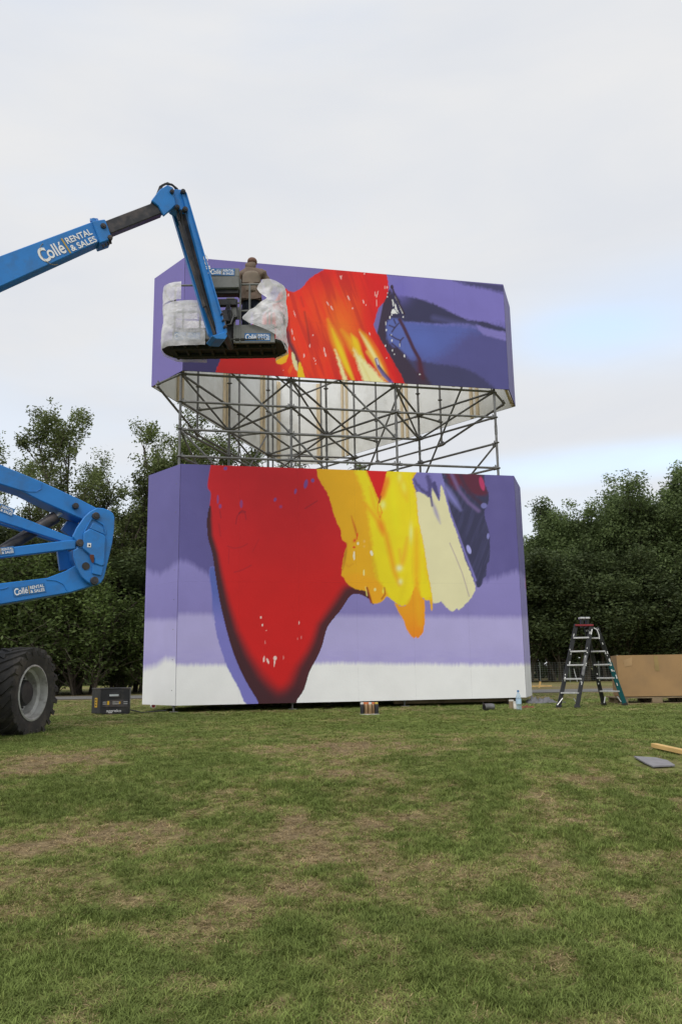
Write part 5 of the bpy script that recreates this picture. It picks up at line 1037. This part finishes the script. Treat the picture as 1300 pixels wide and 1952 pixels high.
# tall open trees, left
for i, (px, Y_, sc_, k, lab) in enumerate(((-60, 33, .95, 1, 'open leafy tree at the left edge of the photo, behind the blue boom arms'), (22, 34, .88, 1, 'thin sparse tree at far left with twiggy top behind the upper blue arm'), (85, 32.5, .93, 0, 'slim tree just left of the tallest left tree'),
        (165, 33, 1.07, 2, 'tallest open-crowned tree on the left, rising above the blue knuckle'), (262, 34, 1.13, 1, 'twiggy tree at the left edge of the painted box, right of the tallest tree'), (330, 33.5, 1.12, 0, 'thin tree whose top shows just left of the scaffold'),
        (405, 34.5, 1.0, 2, 'tree whose green top shows through the left bay of the scaffold'), (480, 35, 1.0, 1, 'small treetop showing low through the scaffold, rightmost of the left trees'), (215, 36.5, 1.0, 0, 'thin tree standing behind the gap right of the tallest left tree'))):
    tree_thing(*open_[k], 'open_tree', (gx(px, Y_), Y_, GZ), i*2.1+.4, sc_, lab, 'tall open trees on the left')
for i, (px, Y_, sc_, k) in enumerate(((-40, 32, 1.1, 0), (60, 34.5, .95, 1), (150, 32, .9, 0), (240, 35.5, 1.0, 1), (310, 32, .9, 0))):
    tree_thing(*darkt[k], 'understorey_tree', (gx(px, Y_+2), Y_+2, GZ), i*1.7, (1.2*sc_, 1.2*sc_, sc_*(.78+.22*(i % 2))), ['dark low tree behind the big tyre, at the left edge', 'dark low tree right behind the big tyre', 'dark low tree behind the black box, left part', 'dark low tree beside the left side of the painted box', 'dark low tree hidden mostly by the painted box, left', 'dark low tree behind the middle left of the painted box', 'dark low tree behind the middle of the painted box'][i], 'dark trees under the tall left trees')
for i, (px, Y_, sc_, k) in enumerate(((-50, 30.5, 1.1, 0), (30, 30.8, 1.35, 1), (105, 32, .7, 0), (165, 30.6, 1.2, 1), (228, 32.5, .55, 0), (290, 31.5, .9, 1))):
    tree_thing(*shrub[k], 'shrub', (gx(px, Y_), Y_, GZ), i*2.7, (1.15*sc_, 1.15*sc_, sc_*.95), ['green shrub at the left edge behind the tyre', 'tall green shrub above the tyre', 'green shrub just right of the tyre', 'bright green shrub left of the black box', 'green shrub behind the black box', 'green shrub at the left edge of the painted box', 'green shrub hidden behind the painted box'][i], 'green shrubs along the path, left', 'shrub')
# right belt
names = ['leftmost', 'second', 'third', 'fourth', 'fifth', 'sixth', 'seventh', 'eighth']
k = 0
for i, (px, Y_, sc_) in enumerate(((985, 46, .86), (1035, 45, .90), (1085, 46, .95), (1130, 45, .99), (1175, 46, 1.0), (1222, 45, 1.07), (1270, 46, 1.10), (1325, 45, 1.14))):
    tree_thing(*dense[i % 3], 'dense_tree', (gx(px, Y_), Y_, GZ), i*1.9+.8, (.9*sc_, .9*sc_, sc_), names[i]+' from the painted box in the dense dark tree row on the right', 'dense trees on the right')
for i, (px, Y_, sc_) in enumerate(((940, 49, .8), (1060, 49, .88), (1155, 50, .95), (1245, 49, 1.02), (1345, 50, 1.05))):
    tree_thing(*dense[(i+1) % 3], 'dense_tree', (gx(px, Y_), Y_, GZ), i*2.3, (.95*sc_, .95*sc_, sc_), 'back-row dense tree of the right-hand belt, '+['mostly hidden by the painted box', 'seen between the painted box and the ladder', 'seen above the ladder', 'seen above the cardboard box', 'at the right edge of the photo'][i], 'second row of dense trees')
for i, px in enumerate((1000, 1050, 1100, 1150, 1200, 1250, 1300, 940, 1025, 1125, 1225)):
    Y_ = 43.6 if i < 8 else 47
    tree_thing(*darkt[i % 2], 'understorey_tree', (gx(px, Y_), Y_, GZ), i*1.3+.5, (1.1, 1.1, .85 if i < 8 else 1.0), 'low dark tree of the right belt, '+['beside the right edge of the painted box', 'left of the ladder', 'just behind the left rails of the ladder', 'behind the right rails of the ladder', 'behind the left end of the cardboard box', 'behind the middle of the cardboard box', 'behind the right part of the cardboard box', 'hidden mostly by the painted box', 'in the back between painted box and ladder', 'in the back behind the ladder', 'in the back behind the cardboard box'][i], 'low trees under the right-hand belt')
# far wood so no sky shows under the crowns
def far_wood():
    r = np.random.RandomState(5); V = []; n = 60000; x = r.uniform(-70, 70, n); y = r.uniform(56, 64, n); z = GZ+r.rand(n)*(5.2+2.2*fbm(x*.2, x*0, 3, 4)); c = np.stack([x, y, z], 1)
    a = r.normal(0, 1, (n, 3)); a /= np.linalg.norm(a, axis=1)[:, None]; b = np.cross(a, r.normal(0, 1, (n, 3))); b /= np.linalg.norm(b, axis=1)[:, None]; s = r.uniform(.18, .4, n)[:, None]
    V = np.stack([c-a*s, c+b*s*.6, c+a*s, c-b*s*.6], 1).reshape(-1, 3); me = bpy.data.meshes.new('far_wood'); me.vertices.add(4*n); me.vertices.foreach_set('co', V.ravel()); me.loops.add(4*n); me.loops.foreach_set('vertex_index', np.arange(4*n)); me.polygons.add(n); me.polygons.foreach_set('loop_start', np.arange(0, 4*n, 4)); me.update(); me.materials.append(LM['dark'])
    link('far_wood', me, kind='stuff', label='far dark wood behind the tree rows')
far_wood()
# wire fence on the right
f0 = np.array([gx(1000, 41.5), 41.5]); fn = thing('wire_fence', (f0[0], 41.5, GZ), 'low wire fence with thin posts at the foot of the right-hand trees', 'fence')
for i in range(9): mb = MB(); x = f0[0]-1+i*1.45; mb.tube((x, 41.5, GZ-.05), (x, 41.5, GZ+1.0), .022, n=6); mb.build('post', M['fence'], fn)
mb = MB()
for z in np.linspace(.1, .95, 9): mb.tube((f0[0]-1, 41.5, GZ+z), (f0[0]+10.6, 41.5, GZ+z), .004, n=4)
for i in range(90): x = f0[0]-1+i*.13; mb.tube((x, 41.5, GZ+.08), (x, 41.5, GZ+.96), .003, n=4)
mb.build('wire_mesh', M['fence'], fn, kind='stuff')

# ------------------------------------------------------------------ ladder
def ladder():
    base = W(1125, 1345, 15.5); base[2] = GZ
    t = thing('step_ladder', base, 'paint-splashed black double step ladder with aluminium treads and one teal rail', 'ladder')
    PLf = 15.25; PLb = 16.05
    pf = lambda x, y, yy: plane_hit(x, y, np.array([0, yy, 0]), np.array([0, 1., 0]))
    # four rails: front pair leans left, back pair leans right
    rails = {'fl': ((1064, 1345), (1098, 1190), 15.35, 15.55), 'fr': ((1099, 1347), (1127, 1190), 15.1, 15.5), 'bl': ((1150, 1341), (1116, 1196), 16.0, 15.6), 'br': ((1191, 1343), (1137, 1196), 15.7, 15.55)}
    end = {}
    for k_, (a, b, y0, y1) in rails.items():
        p = pf(*a, y0); p[2] = GZ+.01; q = pf(*b, y1); end[k_] = (p, q)
        if k_ == 'br':
            m_ = p+(q-p)*.55; MB().beam(p, m_, .085, .03, up=(0, 1, 0)).build('rail', M['teal'], t, bevel=.004); MB().beam(m_, q, .075, .03, up=(0, 1, 0)).build('rail', M['ladder_black'], t, bevel=.004)
        else:
            MB().beam(p, q, .075, .03, up=(0, 1, 0)).build('rail', M['ladder_black'], t, bevel=.004)
        mb = MB(); d = (q-p)/np.linalg.norm(q-p); mb.beam(p-d*.01, p+d*.05, .095, .05, up=(0, 1, 0)); mb.build('foot', M['black'], t)
        for _ in range(16 if k_ in ('fr', 'br') else 8):      # dried drips of paint on the rail face
            u = rnd.uniform(.25, .98); l = rnd.uniform(.015, .06); c = p+(q-p)*u+np.array([rnd.uniform(-.025, .025), -.021, 0]); mb = MB(); mb.beam(c, c+d*l, rnd.uniform(.008, .022), .006, up=(0, 1, 0)); mb.build('paint_splash', M['splash'], t)
    def tread(a, b, u, nm='tread'):
        (p0, p1), (q0, q1) = end[a], end[b]; s = p0+(p1-p0)*u; e_ = q0+(q1-q0)*u; e_[2] = s[2]; MB().beam(s, e_, .10, .028).build(nm, M['alu'], t, bevel=.004)
    for u in (.17, .335, .50, .665, .83): tread('fl', 'fr', u)
    for u in (.18, .35, .52, .69, .86): tread('bl', 'br', u)
    a, b = end['fl'][1], end['fr'][1]; MB().beam(a-np.array([.03, 0, .02]), b+np.array([.03, 0, -.02]), .10, .034).build('red_top_tread', M['red'], t, bevel=.006)
    c = (end['fl'][1]+end['br'][1])/2+np.array([.0, 0, .03])
    for sx in (-.1, .0):
        x = pf(1110 if sx else 1120, 1190, 15.5); mb = MB(); mb.box((x[0], 15.55, x[2]+.02), (.05, .1, .16)); mb.build('hinge_post', M['ladder_black'], t, bevel=.006)
        mb = MB(); mb.box((x[0], 15.55, x[2]+.115), (.085, .16, .035)); mb.build('cap', M['alu'], t, bevel=.008)
    # hinge arch on the right
    mb = MB(); mb.path([pf(x, y, 15.5) for x, y in ((1124, 1225), (1126, 1205), (1130, 1197), (1137, 1199), (1142, 1210), (1144, 1222))], .022); mb.build('hinge_arch', M['ladder_black'], t, smooth=True)
    mb = MB(); mb.path([pf(x, y, 15.47) for x, y in ((1131, 1197), (1137, 1200), (1141, 1210), (1142, 1218))], .009); mb.build('paint_splash', M['splash'], t)
    mb = MB(); mb.path([pf(x, y, 15.4) for x, y in ((1093, 1275), (1100, 1300))], .006); mb.build('strap', M['alu'], t)
    for a_, b_ in (((1062, 1344), (1072, 1331)), ((1093, 1331), (1097, 1338)), ((1153, 1328), (1151, 1340)), ((1176, 1328), (1183, 1338))): mb = MB(); mb.tube(pf(*a_, 15.3), pf(*b_, 15.3), .010, n=6); mb.build('corner_brace', M['alu'], t)
    MB().beam(pf(1117, 1243, 15.36), pf(1110, 1287, 15.2), .045, .012, up=(0, 1, 0)).build('rail_plate', M['galv'], t)
ladder()

# ------------------------------------------------------------------ cardboard box on pallet
cY = 16.3; cl = plane_hit(1181, 1338, np.array([0, cY, 0]), np.array([0, 1., 0])); zt = plane_hit(1200, 1249, np.array([0, cY, 0]), np.array([0, 1., 0]))[2]; zb = GZ+.15
x0c = cl[0]; wcd = 1.7; dcd = .9
t = thing('cardboard_box', (x0c+wcd/2, cY+dcd/2, zb), 'large brown cardboard box sitting on a wooden pallet', 'box')
rz_ = -.02
Mz = np.array(Matrix.Rotation(rz_, 3, 'Z')); c0 = np.array([x0c, cY, 0])
def CB(x, y, z): return c0+Mz@np.array([x, y, 0])+np.array([0, 0, z])
hh = zt-zb
lft = .19
for a_, b_ in (((0, 0), (wcd, 0)), ((wcd, 0), (wcd+lft, dcd)), ((wcd+lft, dcd), (lft-.04, dcd)), ((lft-.04, dcd), (0, 0))):
    p = CB(*a_, zb); q = CB(*b_, zb); d = q-p; d /= np.linalg.norm(d); nml = np.array([-d[1], d[0], 0]); mb = MB(); mb.prism([p, q, q+np.array([0, 0, hh]), p+np.array([0, 0, hh])], nml*.008); mb.build('side_panel', M['card'], t)
mb = MB(); mb.prism([CB(.02, .02, zt-.035), CB(wcd-.02, .02, zt-.05), CB(wcd+lft-.02, dcd-.02, zt-.06), CB(lft, dcd-.02, zt-.04)], (0, 0, .006)); mb.build('top_flap', M['card'], t)
mb = MB(); mb.prism([CB(.0, -.006, zb+.0), CB(wcd, -.006, zb), CB(wcd, -.006, zb+.07), CB(0, -.006, zb+.07)], -np.array(Mz@np.array([0, -.004, 0]))*-1); mb.build('bottom_flap', M['card'], t)
mb = MB(); mb.prism([CB(.14, -.004, zt-.22), CB(.28, -.004, zt-.2), CB(.3, -.004, zt-.03), CB(.12, -.004, zt-.1)], (0, -.002, 0)); mb.build('tone_patch', material('lighter_cardboard', (.38, .245, .12), .85), t)  # slightly lighter patch on the front panel
mb = MB(); mb.prism([CB(.72, -.004, zt-.30), CB(.80, -.004, zt-.31), CB(.79, -.004, zt-.02), CB(.71, -.004, zt-.01)], (0, -.002, 0)); mb.build('tone_patch', material('darker_cardboard', (.28, .20, .08), .85), t)  # slightly darker upright strip on the front panel
tp = thing('pallet', (x0c+wcd/2, cY+dcd/2, GZ), 'weathered wooden pallet under the large cardboard box', 'pallet')
for y in (.0, .40, .80):
    mb = MB(); mb.hexa([CB(-.02, y, GZ+.005), CB(wcd, y, GZ+.005), CB(wcd, y+.09, GZ+.005), CB(-.02, y+.09, GZ+.005), CB(-.02, y, GZ+.025), CB(wcd, y, GZ+.025), CB(wcd, y+.09, GZ+.025), CB(-.02, y+.09, GZ+.025)]); mb.build('bottom_board', M['pallet'], tp)
    for x in (0.0, .62, 1.24): mb = MB(); c = CB(x+.1, y+.045, GZ+.07); mb.box(c, (.20 if x else .12, .09, .088), rz_); mb.build('block', M['pallet'], tp, bevel=.004)
for i in range(5): mb = MB(); mb.hexa([CB(-.02, i*.18, GZ+.115), CB(wcd, i*.18, GZ+.115), CB(wcd, i*.18+.11, GZ+.115), CB(-.02, i*.18+.11, GZ+.115), CB(-.02, i*.18, GZ+.138), CB(wcd, i*.18, GZ+.138), CB(wcd, i*.18+.11, GZ+.138), CB(-.02, i*.18+.11, GZ+.138)]); mb.build('top_board', M['pallet'], tp)

# ------------------------------------------------------------------ black equipment box
def equipment_box():
    g = G(212, 1363); yy = g[1]; pf = lambda x, y, o=0: plane_hit(x, y, np.array([0, yy+o, 0]), np.array([0, 1., 0]))
    p0 = pf(191, 1363); p1 = pf(246, 1360); zt_ = pf(215, 1312)[2]; z0 = g[2]
    t = thing('battery_cabinet', ((p0[0]+p1[0])/2, yy+.2, z0), 'black equipment cabinet lettered aggreko standing on the grass', 'cabinet')
    xl = pf(176, 1362, .35)[0]
    mb = MB(); mb.hexa([(p0[0], yy, z0+.02), (p1[0], yy+.04, z0+.02), (p1[0]-.08, yy+.42, z0+.02), (xl, yy+.3, z0+.02), (p0[0], yy, zt_), (p1[0], yy+.04, zt_), (p1[0]-.08, yy+.42, zt_), (xl, yy+.3, zt_)]); mb.build('cabinet_shell', M['black'], t, bevel=.008)
    mb = MB(); mb.hexa([(p0[0]-.006, yy-.008, zt_-.018), (p1[0]+.008, yy+.035, zt_-.018), (p1[0]-.075, yy+.43, zt_-.018), (xl-.01, yy+.3, zt_-.018), (p0[0]-.006, yy-.008, zt_+.006), (p1[0]+.008, yy+.035, zt_+.006), (p1[0]-.075, yy+.43, zt_+.006), (xl-.01, yy+.3, zt_+.006)]); mb.build('lid', M['steel_dark'], t, bevel=.004)
    mb = MB(); mb.box(((p0[0]+p1[0])/2, yy+.16, z0+.012), (p1[0]-p0[0]-.05, .3, .02)); mb.build('skid', M['steel_dark'], t)
    ux = np.array([p1[0]-p0[0], .04, 0]); L_ = np.linalg.norm(ux); ux /= L_; uz = np.array([0, 0, 1.]); o = np.array([p0[0], yy-.002, z0]); h_ = zt_-z0
    def fq(a, b, c, d, mat, nm, th=.006):
        mb = MB(); n = np.array([ux[1], -ux[0], 0]); mb.prism([o+ux*L_*x+uz*h_*z for x, z in ((a, b), (c, b), (c, d), (a, d))], n*th); return mb.build(nm, mat, t)
    fq(.28, .66, .66, .86, M['steel_dark'], 'display_frame', .01); fq(.31, .70, .62, .77, material('pale_display', (.42, .45, .46), .4), 'display', .013)
    fq(.06, .30, .94, .56, M['steel_dark'], 'socket_panel', .008)
    for a in (.09, .42, .55, .80): 
        for b in (.40, .47): fq(a, b, a+.13, b+.025, M['alu'], 'socket_row', .011)
    fq(.24, .38, .31, .52, M['yellow'], 'yellow_tag', .011); fq(.64, .40, .69, .50, M['yellow'], 'yellow_tag', .011)
    lettering('aggreko', o+ux*L_*.22+uz*h_*.07, ux, uz, L_*.50, h_*.14, M['text_white'], t, .0, .004)
    # yellow label on the left end
    a = np.array([xl, yy+.3, z0]); b = np.array([p0[0], yy, z0]); d = (b-a); l2 = np.linalg.norm(d); d /= l2; n = np.cross(d, uz)
    mb = MB(); mb.prism([a+d*l2*x+uz*h_*z+n*.002 for x, z in ((.40, .28), (.68, .28), (.68, .64), (.40, .64))], n*.004); mb.build('warning_label', M['yellow'], t)
    for z in (.34, .44, .54): mb = MB(); mb.prism([a+d*l2*x+uz*h_*zz+n*.007 for x, zz in ((.47, z), (.61, z), (.61, z+.05), (.47, z+.05))], n*.002); mb.build('label_mark', M['black'], t)
    mb = MB(); mb.path([(p1[0], yy+.1, z0+.08), (p1[0]+.2, yy+.15, z0+.03), (p1[0]+.6, yy+.3, z0+.05), (A[0]-.2, A[1]+.5, z0+.06)], .012); mb.build('power_cable', M['black'], label='black power cable running from the cabinet to under the painted box', cat='cable', smooth=True)
equipment_box()

# ------------------------------------------------------------------ small things
def can(loc, body, cap, label, h=.19, r=.0325, group='spray cans standing on the grass'):
    t = thing('spray_can', loc, label, 'spray can', group); l = np.array(loc)
    mb = MB(); mb.lathe([(r*.95, .0), (r, .006), (r, h*.80), (r*.9, h*.84), (r*.55, h*.87), (r*.5, h*.88)], l, n=16); mb.build('can_body', body, t, smooth=True)
    mb = MB(); mb.lathe([(r*.86, h*.84), (r*.86, h*.96), (r*.7, h), (0, h)], l, n=16); mb.build('cap', cap, t, smooth=True)
gcan = G(704, 1362.5); gcan[2] += .0
tr = MB(); tr.box(gcan+np.array([0, .05, .006]), (.32, .20, .01)); tr.build('tray', M['cap_white'], label='flat pale tray under the row of spray cans', cat='tray')
NOGRASS.append((gcan[0], gcan[1]+.03, .20))
for dx, dy, b, c, lb in ((-.118, .0, 'can_dark', 'cap_white', 'black spray can with pale cap, leftmost of the group'), (-.048, .01, 'tan_cap', 'cap_orange', 'bronze spray can with orange cap, second from left'), (.018, -.01, 'tan_cap', 'cap_white', 'bronze spray can with pale cap in the middle of the group'), (.072, .045, 'tan_cap', 'cap_orange', 'bronze spray can with orange cap set back, second from right'), (.125, .0, 'can_dark', 'cap_yellow', 'black spray can with yellow cap, rightmost of the group'), (-.085, .085, 'tan_cap', 'cap_orange', 'bronze spray can with orange cap in the back row, left'), (-.01, .09, 'tan_cap', 'cap_orange', 'bronze spray can with orange cap in the back row, middle')):
    can(gcan+np.array([dx, dy+.05, .011]), M[b], M[c], lb)
# tipped pot
g = G(934, 1355); ax = np.array([1., .3, .0]); ax /= np.linalg.norm(ax); c = g+np.array([-.1, .05, .062])
t = thing('metal_pot', g, 'dented grey metal can lying on its side on the grass', 'metal can'); mb = MB(); mb.lathe([(.05, 0), (.055, .0), (.06, .03), (.06, .15), (.05, .19), (.02, .2)], c, ax, 18); mb.build('pot_body', M['galv'], t, smooth=True)
mb = MB(); mb.lathe([(.052, -.004), (.0, -.004)], c, ax, 18); mb.lathe([(.061, .0), (.066, .005), (.061, .01)], c, ax, 18); mb.build('rim', M['steel_dark'], t); mb = MB(); mb.path([c+np.array([0, -.06, 0]), c+np.array([-.03, -.08, .05]), c+np.array([-.01, -.02, .085]), c+np.array([.0, .05, .03])], .004, 5); mb.build('handle', M['steel_dark'], t)
# bottle and pots
g = G(989, 1354); t = thing('water_bottle', g, 'tall clear plastic water bottle standing in front of the right corner of the painted box', 'bottle'); mb = MB()
mb.lathe([(.042, 0), (.048, .01), (.048, .07), (.044, .08), (.048, .09), (.048, .2), (.044, .22), (.03, .27), (.016, .30), (.016, .315)], g, n=18); mb.build('bottle_body', M['clear'], t, smooth=True)
mb = MB(); mb.lathe([(.019, .312), (.019, .34), (0, .342)], g, n=14); mb.build('cap', M['decal_blue'], t); mb = MB(); mb.lathe([(.0495, .11), (.0495, .185)], g, n=18); mb.build('label_band', material('pale_blue_label', (.42, .58, .72), .5), t)
for px, r, h, mat, lb in ((975, .045, .16, 'pallet', 'dull ochre paint tin with pale lid left of the water bottle'), (981.5, .042, .13, 'cap_white', 'white paint cup between the ochre tin and the water bottle')):
    g = G(px, 1352); t = thing('paint_tin', g, lb, 'paint tin'); mb = MB(); mb.lathe([(r, 0), (r, h), (r*.94, h+.004), (r*.94, h-.01), (0, h-.01)], g, n=16); mb.build('tin_body', M[mat], t, smooth=True); mb = MB(); mb.lathe([(r*1.05, h-.02), (r*1.05, h+.006), (0, h+.008)], g, n=16); mb.build('lid', M['cap_white'], t)
g = G(1006, 1350); mb = MB(); r2 = np.random.RandomState(4)
def crumple(name, c, sx, sy, sz, mat, label, cat, seed=0, n=26):
    v = []; f = []
    for j in range(n+1):
        for i in range(n+1):
            u = i/n*2-1; w_ = j/n*2-1; rr_ = max(abs(u), abs(w_)); a = fbm(np.array([u*2.5+seed]), np.array([w_*2.5+seed]), 4, seed)[0]; ed = 1-rr_**3; x = c[0]+u*sx*(.8+.3*a); y = c[1]+w_*sy*(.8+.35*fbm(np.array([u*2+9.]), np.array([w_+seed*1.]), 2, seed)[0]); v.append((x, y, c[2]+.006+max(0, ed)*sz*(.15+1.3*abs(a-.45)*2)))
    for j in range(n):
        for i in range(n): a = j*(n+1)+i; f.append((a, a+1, a+n+2, a+n+1))
    k = len(v); v += [(x, y, c[2]-.004) for x, y, z in v]; f += [(q[3]+k, q[2]+k, q[1]+k, q[0]+k) for q in f]
    mb = MB(); mb.add(v, f); o = mb.build(name, mat, label=label, cat=cat, smooth=True); return o
crumple('rag', g, .13, .06, .06, M['brick_red'], 'reddish crumpled rag on the grass right of the water bottle', 'rag', 3)
g2 = G(1030, 1341); crumple('ground_sheet', g2, .33, .22, .13, M['tarp'], 'crumpled grey tarpaulin at the foot of the painted box near the ladder', 'tarpaulin', 6, 34)
mb = MB(); p, q = G(1042, 1342), G(1078, 1341); mb.tube(p+np.array([0, 0, .02]), q+np.array([0, 0, .02]), .014, n=8); mb.build('pole', M['galv'], label='thin pale pole lying on the grass under the ladder', cat='pole')
g = G(290, 1351); c = g+np.array([0, .1, .055]); t = thing('tape_roll', g, 'small red and white roll beneath the left corner of the painted box', 'tape roll'); mb = MB(); mb.lathe([(.02, -.03), (.055, -.03), (.055, .03), (.02, .03)], c, (.5, -.85, 0), 20); mb.build('roll', M['cap_white'], t, smooth=True); mb = MB(); mb.lathe([(.036, .031), (.036, .034), (.0, .034)], c, (.5, -.85, 0), 20); mb.build('core', M['red'], t)
# sheet and plank, right foreground
pts = [G(1208, 1447), G(1250, 1450), G(1272, 1455), G(1286, 1464), G(1244, 1466), G(1228, 1459)]
zc = max(p[2] for p in pts)+.03
mb = MB(); mb.prism([(p[0], p[1], p[2]+.026) for p in pts], (0, 0, -.012)); mb.build('grey_board', M['slab'], label='flat grey offcut of board lying on the grass at right', cat='board')
for p in pts: NOGRASS.append((p[0], p[1]+.05, .08))
NOGRASS.append((np.mean([p[0] for p in pts]), np.mean([p[1] for p in pts]), .24)); 
for q in np.linspace(0, 1, 6): pc_ = pts[0]*(1-q)+pts[3]*q; NOGRASS.append((pc_[0], pc_[1], .11))
p, q = G(1246, 1430), G(1330, 1450); MB().beam(p+np.array([0, 0, .045]), q+np.array([0, 0, .045]), .065, .04).build('plank', M['plank'], label='yellow pine plank lying on the grass at the right edge', cat='plank', bevel=.003)
p, q = G(1014, 1311), G(1050, 1310); mb = MB(); mb.beam(p+np.array([0, 0, .05]), q+np.array([0, 0, .05]), .08, .05); mb.build('plank', M['plank'], label='thin pale plank lying flat beyond the painted box by the path', cat='plank')
p = G(1027, 1311); mb = MB(); mb.beam(p, p+np.array([.06, 0, .22]), .06, .05, up=(0, 1, 0)); mb.build('stake', M['plank'], label='short pale wooden stake standing beyond the painted box', cat='stake')
# small white flower specks
g = G(1068, 1345)

grass()
